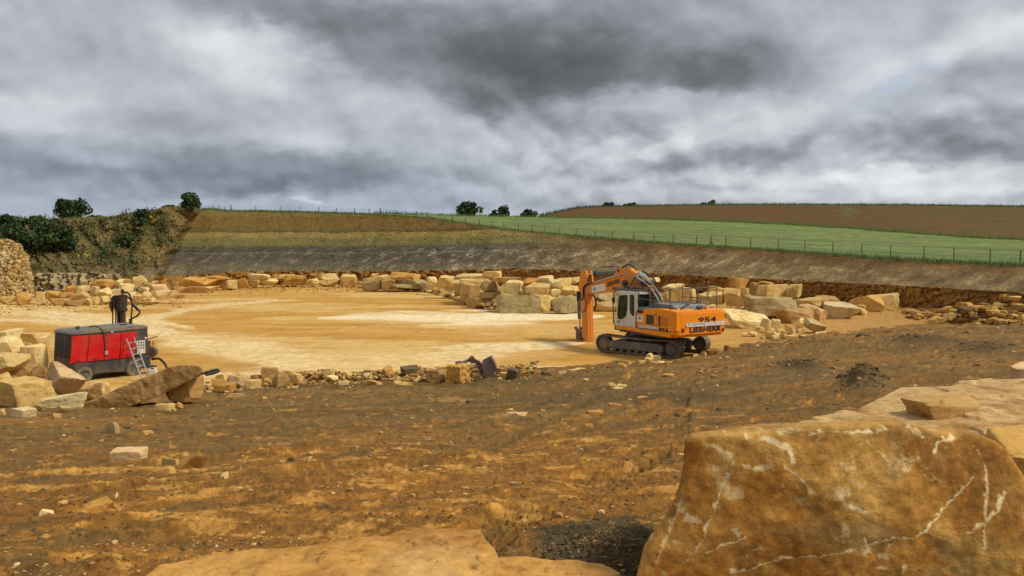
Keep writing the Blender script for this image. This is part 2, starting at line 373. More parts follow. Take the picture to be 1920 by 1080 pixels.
C = mixc(C, (.40, .24, .10), sst(gsp(UU, GY, 850, 752, 60, 8) + n_d * .5, .55, .9) * .7)      # broken pink shale patch
C = C * np.clip(1 + .30 * n_d[..., None] + .12 * (clod[..., None] - .2), .5, 1.6)
# crawler prints curving across the clay
def prints(path, half=.27, gap=2.5, lug=.22):
    pts = np.array([gpx(x, y) for x, y in path]); t = np.linspace(0, len(pts) - 1, 160); q = np.stack([np.interp(t, np.arange(len(pts)), pts[:, k]) for k in (0, 1)], -1)
    for _ in range(25): q[1:-1] = (q[:-2] + q[1:-1] * 2 + q[2:]) / 4
    dq = np.gradient(q, axis=0); dq /= np.linalg.norm(dq, axis=1)[:, None]; nrm = np.stack([-dq[:, 1], dq[:, 0]], -1); L = np.concatenate([[0], np.cumsum(np.linalg.norm(np.diff(q, axis=0), axis=1))])
    h = np.zeros(GX.shape)
    for o in (-gap / 2, gap / 2):
        c = q + nrm * o; best = np.full(GX.shape, 1e9); s = np.zeros(GX.shape)
        msk = (GX > c[:, 0].min() - 1) & (GX < c[:, 0].max() + 1) & (GD > c[:, 1].min() - 1) & (GD < c[:, 1].max() + 1); gx, gd_ = GX[msk], GD[msk]; bb_ = np.full(gx.shape, 1e9); ss = np.zeros(gx.shape)
        for k in range(len(c)):
            d_ = np.hypot(gx - c[k, 0], gd_ - c[k, 1]); m_ = d_ < bb_; bb_[m_] = d_[m_]; ss[m_] = (L[k] + (gx - c[k, 0]) * dq[k, 0] + (gd_ - c[k, 1]) * dq[k, 1])[m_]
        best[msk] = bb_; s[msk] = ss; w = sst(best, half * 1.05, half * .85); rim_ = np.exp(-((best - half * 1.25) / .12) ** 2)
        h += w * (-.045 + .012 * np.sign(np.sin(s * 2 * np.pi / lug))) + .03 * rim_
    return h
def gpx(x, y): j = int(np.clip(round((x - gu[0]) / (gu[1] - gu[0])), 0, NU - 1)); i = int(np.clip(round((y - G_Y1) / (foot_y(x) - 1.5 - G_Y1) * (NR - 1)), 0, NR - 1)); return GX[i, j], GD[i, j]
prn = sum(prints(p_) for p_ in ([(520, 1010), (700, 955), (900, 905), (1100, 850), (1290, 800), (1480, 760), (1640, 742)], [(150, 900), (420, 880), (700, 850), (960, 800), (1250, 730), (1420, 690)], [(860, 900), (1000, 870), (1130, 800), (1190, 740), (1260, 700)]))
prn *= sst(fbm(pos * .5 + 21, 3), -.45, .1)
GZd = GZd + prn
C = mixc(C, (.13, .088, .045), np.clip(-prn * 16, 0, 1) * .45)
M_CLAY = terrain_mat('stripped clay', 2.2, 9.0, .75, .8, .035, .9, (1, 1, 1), 38, .75)
C = C * np.array((1.02, .95, .78))
mk('ground', V3(GX, GD, GZd), gridq(NR, NU), mat=M_CLAY, cols=C, kind='structure', label='stripped brown and grey clay ground sloping down to the pit floor')
GP = V3(GX, GD, GZd)
def gpoint(px, py):
    """place on the ground under a pixel: clay slope or pit floor"""
    if py > foot_y(px):
        j = int(np.clip(round((px - gu[0]) / (gu[1] - gu[0])), 0, NU - 1)); i = int(np.clip(round((py - G_Y1) / (foot_y(px) - 1.5 - G_Y1) * (NR - 1)), 0, NR - 1))
        return GP[i, j].copy()
    d = float(dfloor(py)); return np.array([(px - 960) / F * d, d, 0.0])
# ground behind and beside the photographer
bx, by = np.meshgrid(np.linspace(-160, 160, 90), np.concatenate([np.linspace(-160, 3.0, 60), np.linspace(4, 70, 60)])); bz = 4.40 + .10 * fbm(V3(bx, by) * .2, 3) - .012 * np.abs(bx)
m = np.abs(bx) < 9; bz = np.where(m & (by > -8), np.minimum(bz, 4.38), bz); ys_ = np.maximum(by, 2.0); zs_ = zslope(ys_, np.clip(960 + F * bx / ys_, -1500, 3400)) - .16; bz = np.where(by > 2.5, zs_, bz); bz = bz + (np.minimum(zs_, bz) - bz) * sst(by, -6, 2.5)
cc = mixc(np.zeros(bx.shape + (3,)) + (.14, .10, .055), (.25, .15, .06), sst(fbm(V3(bx, by) * .3 + 4, 4), -.2, .5))
mk('ground', V3(bx, by, bz), gridq(120, 90), mat=M_CLAY, cols=cc, kind='structure', label='brown clay ground behind and beside the viewpoint')

# ---- far quarry wall, rows between toe and rim, as (photo column, photo row, distance)
WU = [-1500, -700, -200, 0, 60, 120, 200, 270, 310, 345, 420, 480, 600, 700, 800, 860, 960, 1085, 1210, 1335, 1440, 1565, 1690, 1815, 1920, 2200, 2600, 3400]
TOE = [60, 78, 92, 97, 98, 99, 101, 104, 108, 113, 115, 117, 119, 119, 118, 117, 114, 108, 102, 96, 91, 84, 77, 71, 66, 56, 46, 36]
STY = [525, 518, 514, 512, 511, 511, 512, 515, 517, 516, 510, 508, 507, 508, 506, 505, 503, 506, 510, 517, 522, 528, 534, 541, 547, 560, 585, 625]
RIY = [395, 400, 408, 412, 411, 409, 406, 396, 388, 385, 396, 397, 399, 403, 409, 418, 432, 444, 454, 463, 470, 479, 487, 494, 499, 512, 530, 560]
BACK = [8, 10, 14, 16, 18, 20, 20, 18, 14, 12, 12, 12, 12, 11.5, 11, 10.5, 10, 9, 8.5, 8, 7.5, 7, 6.5, 6, 6, 5.5, 5, 4]
wi = lambda u, T: np.interp(u, WU, T)
NWU, NW1, NW2 = 1500, 26, 120
wu = np.concatenate([np.linspace(-1500, -330, 130, endpoint=False), np.linspace(-330, 2250, 1240, endpoint=False), np.linspace(2250, 3300, 130)])
toe, sty, riy, bck = wi(wu, TOE), wi(wu, STY), wi(wu, RIY), wi(wu, BACK)
riy = riy + (sst(wu, 345, 372) * sst(wu, 395, 372)) * 4 + (1.8 * fbm(V3(wu * .035, 0 * wu), 3)) * sst(wu, 420, 340)
yt = yfloor(toe) + 4
rows_y, rows_d, rows_v = [], [], []
for k in range(NW1):
    t = k / NW1; rows_y.append(yt + (sty - yt) * t); rows_d.append(toe + .5 * t); rows_v.append(t - 1 + 0 * wu)
for k in range(NW2):
    t = k / (NW2 - 1); rows_y.append(sty + (riy - sty) * t); rows_d.append(toe + .9 + bck * t); rows_v.append(t + 0 * wu)
WY, WD, WV = map(np.array, (rows_y, rows_d, rows_v)); WUU = np.broadcast_to(wu, WY.shape)
# the overgrown spoil bank stands out in front of the face at the left; its right end runs down obliquely
diag = np.interp(WY, [385, 400, 440, 505, 540], [374, 366, 345, 308, 290])
bank = 1 - sst(WUU + 6 * fbm(np.stack([WUU * .02, WY * .05, 0 * WY], -1), 3), diag - 14, diag + 8)
WD = WD - bank * (4 + 5 * np.clip(WV, 0, 1))
WP = Parr(WUU, WY, WD)
q = np.stack([WUU * .05, WY * .05, 0 * WY], -1)
gul = fbm(np.stack([(WUU + (WY - 500) * 1.3) * .05, WY * .05, 0 * WY], -1), 4, .6)          # gullies raking the shale
st_m = WV < 0
joint = fbm(np.stack([np.round(WUU / 13.0 + 1.5 * pn(V3(WUU * .02, WY * .1))) * 3.7, np.round(WY / 7.0) * 2.3, 0 * WY], -1), 1)
off = np.where(st_m, .8 * joint * (1 - bank) + .6 * fbm(q * 3, 3) + bank * .8 * fbm(np.stack([WUU * .10, WY * .03, 0 * WY], -1), 3), .30 * gul * (1 - bank) + .14 * fbm(q * 5, 3) + bank * (1.5 * fbm(q * .8 + 9, 4) + .45 * fbm(q * 4, 3)))
off *= np.clip(1 - sst(WV, .93, 1.0), .15, 1)
Y_ = WP[..., 1] + off; WP[..., 1] = Y_
# colours of the beds
n0 = fbm(np.stack([WUU * .030, WY * .20, 0 * WY], -1), 4, .6); n1 = fbm(np.stack([(WUU + (WY - 500) * 1.3) * .06, WY * .085, 0 * WY + 4], -1), 5, .66); n2 = fbm(q * 9, 4, .65)
yb = WY + 2.0 * fbm(np.stack([WUU * .012, WY * .03, 0 * WY + 2], -1), 3) + 1.6 * n2
wob = np.interp(WUU, [0, 480, 700, 860, 960, 1130, 1300], [2, 0, 0, -3, -6, -4, 0])
yy = yb - wob
bands = [(385, (.17, .14, .055)), (404, (.17, .13, .05)), (409, (.155, .10, .035)), (424, (.165, .105, .040)), (431, (.135, .105, .045)), (434.5, (.085, .065, .032)), (437, (.25, .19, .075)), (444, (.24, .19, .075)), (449, (.165, .15, .065)),
         (459, (.15, .14, .065)), (463, (.088, .09, .072)), (472, (.082, .086, .076)), (474, (.17, .17, .14)), (476.5, (.10, .095, .088)), (486, (.115, .105, .095)), (496, (.135, .125, .105)), (503, (.17, .155, .11)), (540, (.18, .16, .11))]
by_ = np.array([b[0] for b in bands]); bc = np.array([b[1] for b in bands])
C = np.stack([np.interp(yy, by_, bc[:, k]) for k in range(3)], -1) * (1 - .22 * sst(WY, 458, 466)[..., None] * sst(WUU, 1000, 700)[..., None])
rb = np.stack([np.interp(WV, [0, .10, .5, .78, 1], [c0, c1, c2, c3, c4]) for c0, c1, c2, c3, c4 in ((.21, .215, .19, .165, .135), (.155, .162, .138, .108, .078), (.092, .095, .078, .054, .032))], -1)
right = sst(WUU + 60 * n0 + (WY - 470) * 2, 860, 1180)
C = C + (rb - C) * right[..., None]
C = mixc(C, (.40, .35, .27), sst(n1 + .35 * n2, .12, .75) * (.25 + .5 * sst(WUU, 620, 950) - .45 * sst(WUU, 1300, 1650)) * sst(WV, 1.0, .55) * sst(WY, 455, 475) * (1 - bank) * .9)
C = mixc(C, (.085, .075, .05), sst(-n1, .2, .8) * .45 * (1 - bank))
C = mixc(C, (.10, .13, .045), sst(n0 + n2 * .5, .15, .6) * .45 * sst(WUU, 1000, 700) * sst(WY, 478, 455))
# stone bed: rusty blocks, dark joints
sc = mixc(np.zeros(C.shape) + (.31, .155, .042), (.46, .26, .08), sst(joint + .4 * n2, -.1, .5)); sc = mixc(sc, (.10, .055, .025), sst(-joint + .5 * n2, .25, .7) * .9)
sc = mixc(sc, (.075, .055, .032), sst(WV, -.22, 0) * sst(n2 + .2, -.3, .4) * .7); sc = mixc(sc, (.34, .29, .19), sst(n1, .25, .7) * .35)
C = C * (1 + .5 * fbm(np.stack([(WUU + (WY - 500) * 1.2) * .018, WY * .05, 0 * WY + 7], -1), 4, .6) * sst(WUU, 700, 1000))[..., None]
C = mixc(C, (.15, .092, .042), sst(fbm(np.stack([(WUU + (WY - 500) * 1.4) * .022, WY * .06, 0 * WY + 27], -1), 4, .6), .05, .4) * sst(WUU, 1150, 1450) * .6)
C = np.where(st_m[..., None], sc, C)
bkc = mixc(np.zeros(C.shape) + (.155, .120, .055), (.095, .10, .035), sst(fbm(q * .9 + 20, 4), -.15, .35)); bkc = mixc(bkc, (.24, .165, .085), sst(fbm(q * 1.3 + 50, 4), .2, .6) * .8); bkc = mixc(bkc, (.16, .15, .13), sst(fbm(q * 1.1 + 80, 4) + (WY - 480) * .012, .25, .7) * .7)
lime = mixc(np.zeros(C.shape) + (.40, .345, .24), (.24, .205, .135), sst(fbm(np.stack([WUU * .06, WY * .02, 0 * WY], -1), 3), 0, .5)); bkc = np.where(st_m[..., None], lime, bkc)
C = C + (bkc - C) * bank[..., None]
C *= np.clip(1 + .35 * n2[..., None], .5, 1.6)
M_FACE = terrain_mat('quarry face', .55, 2.6, .6, .6, .25, .95, (1, 1, 1.6), 9)
mk('quarry_face', WP, gridq(*WY.shape), mat=M_FACE, cols=C, kind='structure', label='layered grey shale face over a rusty stone bed round the pit')
RIM = WP[-1].copy()
# ---- pit floor
nu2, nr2 = 1150, 270
fu = np.linspace(-1000, 2600, nu2); tt = np.linspace(0, 1, nr2)
y0 = np.minimum(foot_y(fu) + 30, 800); y1 = yfloor(wi(fu, TOE) + 1.2)
FYY = y0[None] + (y1 - y0)[None] * tt[:, None]; FD = dfloor(FYY); FUU = np.broadcast_to(fu, FYY.shape); FX = (FUU - 960) / F * FD
fp = V3(FX, FD)
def band(U, Y, us, yc, h, soft=.55, rag=1.0):
    c = np.interp(U, us, yc); hh = np.interp(U, us, h, left=.01, right=.01) * (1 + .8 * rag * nfl)
    return sst(np.abs(Y - c + .35 * hh * nfl2), hh * 1.5, hh * soft * .8)
nfl = fbm(np.stack([FX * .10, FD * .30, 0 * FX], -1), 4); nfl2 = fbm(np.stack([FX * .22, FD * .5, 0 * FX + 5], -1), 4, .6)
FZ = .05 * fbm(fp * .12, 3) + .035 * fbm(fp * .7, 4) - .03
nst = fbm(np.stack([FX * .13 + FD * .03, FD * .42, 0 * FX + 9], -1), 5, .6); nsm = fbm(fp * 1.7, 4, .6)
C = np.zeros(FX.shape + (3,)) + (.485, .285, .080)
C = mixc(C, (.54, .345, .118), sst(nst, -.1, .5) * .8); C = mixc(C, (.41, .215, .052), sst(-nst + .3 * nsm, .15, .65) * .7)
C = mixc(C, (.44, .26, .10), sst(FUU, 1150, 1500) * .7); C = mixc(C, (.30, .18, .07), sst(FUU, 1450, 1800) * .65)
pale = np.maximum.reduce([
    band(FUU, FYY, [255, 300, 400, 500, 580, 650, 760, 880, 1000, 1100], [610, 628, 650, 668, 680, 684, 678, 664, 650, 642], [3, 12, 20, 23, 20, 18, 18, 15, 9, 1]) * .95,
    band(FUU, FYY, [-300, 0, 60, 150, 290, 360], [560, 581, 586, 595, 604, 614], [9, 11, 9, 7, 7, 3]) * .85,
    band(FUU, FYY, [200, 300, 360, 420, 480, 560], [608, 591, 578, 571, 566, 562], [3, 6, 5, 4, 3, 1]) * .75,
    band(FUU, FYY, [-100, 0, 100, 200, 290, 330], [598, 600, 602, 607, 614, 622], [3, 4, 6, 8, 9, 4]) * .8,
    band(FUU, FYY, [978, 1000, 1050, 1110, 1140], [700, 695, 690, 687, 686], [2, 8, 5, 3, 1], .7) * .9,
    band(FUU, FYY, [300, 420, 520, 640, 800], [706, 704, 704, 704, 702], [4, 8, 8, 8, 3]) * .85,
    band(FUU, FYY, [240, 330, 420, 520], [567, 563, 562, 561], [1, 3, 3, 1]) * .4])
C = mixc(C, (.73, .625, .43), pale * np.clip(.9 + .5 * nsm, .5, 1))
C = mixc(C, (.62, .46, .22), sst(fbm(fp * (.05, .11, 0) + 61, 5, .6), -.12, .4) * sst(FUU, 1250, 900) * .75)
C = mixc(C, (.43, .25, .09), sst(gsp(FUU, FYY, 445, 686, 55, 6) + .25 * nsm, .3, .75) * .9)
C = mixc(C, (.38, .22, .085), sst(gsp(FUU, FYY, 645, 632, 50, 8) * .9 + .3 * nst, .45, .9) * .6)
grav = band(FUU, FYY, [592, 640, 720, 800, 880, 960, 1040, 1100, 1135], [596.5, 595, 594.5, 597, 597, 595, 594, 594, 593], [1, 3, 6, 12, 14, 11, 8, 5, .5], .6, 1.0)
C = mixc(C, np.array((.78, .71, .56)), grav * np.clip(.95 + .8 * fbm(fp * 5, 3), .6, 1))
FZ += .05 * grav
C *= np.clip(1 + .14 * nsm[..., None] + .10 * fbm(fp * 6, 3)[..., None], .5, 1.5)
M_FLOOR = terrain_mat('sandy pit floor', .5, 3.0, .30, .25, .03, .95, (1, 1.6, 1), 22)
mk('pit_floor', V3(FX, FD, FZ), gridq(nr2, nu2), mat=M_FLOOR, cols=C, kind='structure', label='flat ochre sand floor of the pit with pale wheel tracks')
# ---- fields behind the rim: green crop, then bare ploughed hillside
BU = [-1500, 0, 345, 480, 700, 800, 960, 1085, 1210, 1335, 1440, 1565, 1690, 1815, 1920, 2200, 3400]
GEY = [440, 430, 402, 393.5, 400, 403, 407, 409, 411, 415, 420, 427, 437, 446, 450, 462, 490]
def far_rows(u):
    rd = np.interp(u, wu, RIM[:, 1]); ry = np.interp(u, wu, proj(RIM)[1]); ey = np.interp(u, BU, GEY); ed = np.interp(u, [-1500, 480, 700, 960, 1440, 1920, 3400], [150, 160, 180, 210, 190, 150, 90])
    return ry, rd, ey, ed
fu2 = np.linspace(-1400, 3200, 900); ry, rd, ey, ed = far_rows(fu2); n = 60
t = np.linspace(0, 1, n)[:, None]
gy = ry + (ey - ry) * t; gd = rd + (ed - rd) * t ** 1.25
gp = Parr(np.broadcast_to(fu2, gy.shape), gy, gd)
gp[..., 2] += .12 * fbm(gp * .25, 3) * sst(t, 0, .05)
back = gp[-1].copy(); back[:, 1] += 120; back[:, 0] *= 1.5; back[:, 2] -= 25
gp = np.concatenate([gp, back[None]])
gg = np.concatenate([gy, gy[-1:]]); uu = np.broadcast_to(fu2, gg.shape); tv = np.concatenate([t, [[1]]]) + 0 * gg
nn = fbm(np.stack([gp[..., 0] * .03, gp[..., 1] * .12, 0 * gg], -1), 4, .6); nm = fbm(gp * .6, 4, .6)
C = np.zeros(gg.shape + (3,)) + (.150, .200, .088)
C = mixc(C, (.108, .165, .068), sst(nn, 0, .5) * .8); C = mixc(C, (.165, .24, .095), sst(-nn, .05, .5) * .7)
C = mixc(C, (.075, .165, .032), sst(tv, .12, .03) * .85); C = mixc(C, (.17, .25, .05), sst(tv, .9, 1) * .4)
C = mixc(C, (.15, .20, .05), sst(uu, 700, 400) * .6)
C *= np.clip(1 + .25 * nm[..., None], .6, 1.5)
M_CROP = terrain_mat('green crop', .12, 1.2, .35, .6, .3, .95, (1, 1, 1), 5)
mk('green_field', gp, gridq(n + 1, len(fu2)), mat=M_CROP, cols=C, kind='structure', label='green crop field sloping up behind the pit rim')
GFIELD = gp
# ploughed hill
pu = np.linspace(985, 3200, 500); ry, rd, ey, ed = far_rows(pu)
cy = np.interp(pu, [985, 1000, 1015, 1045, 1080, 1110, 1200, 1300, 1450, 1700, 1920, 2400, 3200], [408.5, 407.6, 405, 398, 391, 388.5, 386.5, 385, 383.5, 385, 388, 396, 410]) + .35 * fbm(V3(pu * .06, 0), 3)
cd = np.interp(pu, [985, 1110, 1450, 1920, 3200], [230, 330, 400, 330, 220]); n = 60; t = np.linspace(0, 1, n)[:, None]
hy = (ey + .8) + (cy - ey - .8) * t; hd = (ed - .6) + (cd - ed) * t ** 1.3
hp = Parr(np.broadcast_to(pu, hy.shape), hy, hd); bk = hp[-1].copy(); bk[:, 1] += 140; bk[:, 0] *= 1.35; bk[:, 2] -= 30
hp = np.concatenate([hp, bk[None]]); hu = np.broadcast_to(pu, (n + 1, len(pu))); tv = np.concatenate([t, [[1]]]) + 0 * hu
nn = fbm(np.stack([hp[..., 0] * .02, hp[..., 1] * .05, 0 * hu], -1), 4, .6); nm = fbm(hp * .35, 4, .6)
C = np.zeros(hu.shape + (3,)) + (.108, .060, .023)
C = mixc(C, (.092, .066, .023), sst(nn, -.1, .5)); C = mixc(C, (.122, .060, .024), sst(-nn, .1, .5) * .7)
C = mixc(C, (.10, .12, .03), sst(hu + 40 * nm, 1500, 1950) * .28 + .5 * sst(gsp(hu, hy[np.minimum(np.arange(n + 1), n - 1)], 1590, 395, 25, 16) + .3 * nm, .4, .9))
C = mixc(C, (.09, .12, .035), sst(tv, .97, .995) * .8)
C *= np.clip(1 + .22 * nm[..., None], .6, 1.5)
M_PLOUGH = terrain_mat('ploughed soil', .10, .9, .3, .6, .3, .95, (1, 1, 1), 4)
mk('ploughed_field', hp, gridq(n + 1, len(pu)), mat=M_PLOUGH, cols=C, kind='structure', label='bare brown ploughed hillside on the skyline')
HILL_U, HILL_P = pu, hp[n - 1]
# ------------------------------------------------------------------ stones
TONE = dict(p=(.74, .58, .30), t=(.66, .47, .20), o=(.57, .33, .10), b=(.44, .275, .115), g=(.43, .345, .19), w=(.68, .57, .38), k=(.66, .45, .25), d=(.15, .115, .075))
_ico = {}
def ico(l):
    if l not in _ico:
        bm = bmesh.new(); bmesh.ops.create_icosphere(bm, subdivisions=l, radius=1)
        v = np.array([q.co for q in bm.verts]); f = np.array([[q.index for q in t.verts] for t in bm.faces]); bm.free()
        _ico[l] = (v / np.linalg.norm(v, axis=1)[:, None], f)
    return _ico[l]
def rotm(ax, ang): return np.array(Matrix.Rotation(ang, 3, ax))
def rock_shape(r, lvl=4, chips=9, yaw=None, tilt=0.0, asp=(1, 1, 1), rough=.05, sharp=90):
    """broken block: a few flat faces with chipped corners; fills the box -1..1"""
    d, f = ico(lvl)
    nr, hs = [], []
    for a in range(3):
        for s in (-1, 1):
            n = np.zeros(3); n[a] = s; n += r.normal(size=3) * (.09 if chips < 5 else .20); n /= np.linalg.norm(n); nr.append(n); hs.append(r.uniform(.72, 1.0))
    for k in range(chips):
        n = r.normal(size=3); n[2] *= .8; n /= np.linalg.norm(n); nr.append(n); hs.append(np.abs(n).sum() * r.uniform(.50, .76))
    q = np.maximum(d @ np.array(nr).T / np.array(hs)[None], 1e-4)
    rad = (q ** sharp).sum(1) ** (-1.0 / sharp)
    o = r.uniform(0, 90, 3)
    v = d * rad[:, None]
    v = v * (1 + rough * (1.3 * fbm(v * 1.9 + o, 4, .55) + .5 * fbm(v * 6 + o, 2, .6, True)))[:, None]
    v = v * np.array(asp)
    y = r.uniform(-.7, .7) if yaw is None else yaw
    v = v @ rotm('Z', y).T @ rotm('X', r.uniform(-.1, .1)).T @ rotm('Y', tilt).T
    lo, hi = v.min(0), v.max(0); fc = (d[f[:, 0]] + d[f[:, 1]] + d[f[:, 2]]); rock_shape.facet = np.argmax(fc @ np.array(nr).T / np.array(hs)[None], 1)
    return (v - (lo + hi) / 2) / ((hi - lo) / 2), f
def stone_at(name, box, d, tone, label, cat='boulder', group=None, depth=None, tilt=0.0, yaw=None, chips=7, seed=None, sink=.10, rough=.03, asp=None, jitter=.14):
    """one stone filling a box of the photograph at distance d"""
    x0, y0, x1, y1 = box; s = d / F
    w, h = (x1 - x0) * s, (y1 - y0) * s
    r = np.random.default_rng(abs(int(x0 * 31 + y0 * 17 + d)) if seed is None else seed)
    dp = depth if depth else min(max(w * .75, h * .9), 2.4 + .3 * w)
    if asp is None: asp = (1, dp / max(w, .01), max(h / max(w, .01), .35))
    x0, x1, y0 = x0 - .035 * (x1 - x0), x1 + .035 * (x1 - x0), y0 - .04 * (y1 - y0); w, h = (x1 - x0) * s, (y1 - y0) * s
    px = max(x1 - x0, y1 - y0); lvl = 4 if px < 42 else 5
    v, f = rock_shape(r, lvl, chips, yaw, tilt, asp, rough)
    v = v * (w / 2, dp / 2, h / 2 * (1 + sink))
    c = P((x0 + x1) / 2, (y0 + y1) / 2, d) + (0, dp * .32, -h / 2 * sink)
    k = 1 + dp * .32 / d; v = v * (k, 1, k); c[0] *= k; c[2] = EYE + (c[2] - EYE) * k
    o = mk(name, v, tris=f, mat=M_STONE, loc=c, facet=rock_shape.facet)
    t = np.array(TONE[tone]) * (1 + jitter * (r.random() - .5) * 2) * (1 + np.array((0, .4, 1)) * .06 * r.normal())
    o.color = (*np.clip(t, 0, 1), 1)
    return tag(o, label, cat, group, 'thing')
def heap_d(y1, d0, m): return F * (EYE + m * d0) / ((y1 - HZ) + F * m)
def heap(ox, oy, sc, items, d0, m, name='boulder', group=None, dlim=None):
    for it in items:
        (a, b, c, e), tone, label = it[:3]; kw = it[3] if len(it) > 3 else {}
        kw = dict(kw); box = (ox + a / sc, oy + b / sc, ox + c / sc, oy + e / sc)
        dd = kw.pop('d', None)
        if dd is None:
            d00 = d0((box[0] + box[2]) / 2) if callable(d0) else d0
            dd = max(heap_d(box[3], d00, m), d00 * .985) if box[3] < yfloor(d00) else float(dfloor(box[3]))
        nm = kw.pop('name', name); g = kw.pop('group', group)
        stone_at(nm, box, dd, tone, label, cat=kw.pop('cat', dict(stone_slab='stone slab', rubble_stone='stone').get(nm, nm)), group=g, **kw)

# heap of pale rubble below the overgrown bank
RG = 'rubble heap under the bank'
sm = 'small stone wedged in the rubble heap behind the drill mast'
heap(0, 500, 5.333, [
 ((0, 300, 190, 365), 't', 'long low tan slab at the foot of the steep rubble bank'),
 ((180, 265, 300, 370), 'o', 'orange lump where rubble bank and boulder heap meet'),
 ((355, 250, 460, 355), 't', 'peaked tan boulder at the left end of the pale heap'),
 ((480, 240, 610, 330), 'o', 'orange boulder above the flat brown slab in the heap'),
 ((495, 310, 700, 385), 'b', 'flat brown slab at the foot of the pale heap'),
 ((600, 255, 720, 320), 'o', sm), ((670, 190, 790, 270), 'o', 'orange stone high on the left shoulder of the pale heap'),
 ((770, 190, 900, 270), 'p', 'pale angular stone below the orange crest boulder'),
 ((690, 255, 890, 340), 't', 'long tan slab tilted up to the right in the pale heap', dict(tilt=-.3)),
 ((640, 335, 860, 392), 'b', 'thin flat slab lying in front of the pale heap'),
 ((880, 165, 960, 205), 'o', sm), ((940, 128, 1140, 215), 'o', 'humped orange brown boulder on the crest of the pale heap'),
 ((910, 195, 1000, 290), 'p', sm), ((960, 210, 1120, 320), 'p', 'pale tilted block left of the drill mast', dict(tilt=-.5)),
 ((860, 325, 925, 382), 'p', sm), ((925, 310, 1000, 375), 'p', sm), ((1000, 290, 1090, 360), 'p', 'pale wedge stone at the heap foot beside the drill mast'),
 ((1090, 225, 1200, 290), 'p', sm), ((1165, 125, 1230, 200), 'p', 'upright pale stone on the heap crest above the drill mast'),
 ((1210, 120, 1310, 175), 'o', 'small orange stone on the heap crest right of the drill mast'), ((1195, 170, 1330, 260), 'p', 'large cream stone just above the drill head'),
 ((1080, 275, 1180, 330), 't', sm), ((1250, 250, 1360, 330), 'p', sm), ((1310, 135, 1420, 215), 't', sm),
 ((1340, 95, 1470, 152), 't', 'tan block perched highest at the right of the pale heap'),
 ((1435, 160, 1545, 215), 'p', 'cream block under the highest tan block'), ((1410, 205, 1500, 265), 'p', sm), ((1520, 140, 1580, 170), 't', sm),
 ((1530, 175, 1690, 250), 'k', 'pinkish block behind the two big pale end boulders'), ((1340, 280, 1440, 355), 't', sm), ((1430, 250, 1520, 310), 'p', sm),
 ((1440, 310, 1555, 355), 'p', 'flat pale flake at the foot of the heap right of the hoses'), ((1545, 235, 1690, 320), 'p', 'larger of two pale end boulders of the heap'),
 ((1685, 240, 1790, 320), 'p', 'last pale boulder at the right end of the heap'), ((1780, 270, 1850, 315), 'b', 'small brown stone just past the end of the pale heap'),
 ((1140, 320, 1250, 372), 't', sm), ((1260, 320, 1345, 362), 'p', sm), ((700, 320, 770, 345), 't', sm),
], 80.0, .55, group=RG)
# row of slabs along the foot of the face
SG = 'slabs lined up below the quarry face'
heap(320, 480, 6.0, [
 ((0, 285, 80, 345), 'b', 'thin brown slab between pale heap and long orange slab'), ((0, 340, 120, 402), 'b', 'low brown slab left of the lowest long slab'),
 ((75, 240, 520, 350), 'o', 'long thick orange topped slab, first of the row below the face', dict(asp=(1, .5, .22))),
 ((105, 340, 520, 412), 't', 'low slab carrying the long orange topped slab'), ((265, 225, 640, 272), 'o', 'flat orange slab behind the first long slab'),
 ((515, 272, 750, 374), 'p', 'square cream block right of the first long slab', dict(chips=3)), ((745, 245, 880, 350), 'o', 'orange block with brown corner beside the square cream block'),
 ((855, 270, 990, 357), 't', 'tan block at ground level right of the orange block'), ((985, 255, 1200, 330), 'p', 'pale block under the small flat cap slab'),
 ((880, 200, 1110, 262), 'p', 'small flat cap slab on the slab row below the face'), ((1160, 205, 1400, 270), 'o', 'orange slab leaning behind a thick orange slab'),
 ((1240, 215, 1540, 322), 'o', 'thick orange slab with a knobbly front in the row'), ((1530, 250, 1700, 325), 't', 'tan slab end beside the thick orange slab'),
 ((1655, 255, 1900, 328), 't', 'tan slab carrying a pale cap slab'), ((1650, 198, 1890, 265), 'p', 'pale cap slab on the right of the slab row')], lambda u: float(np.interp(u, [320, 420, 520, 640], [97, 103, 112, 113])), 1.2, 'stone_slab', SG)
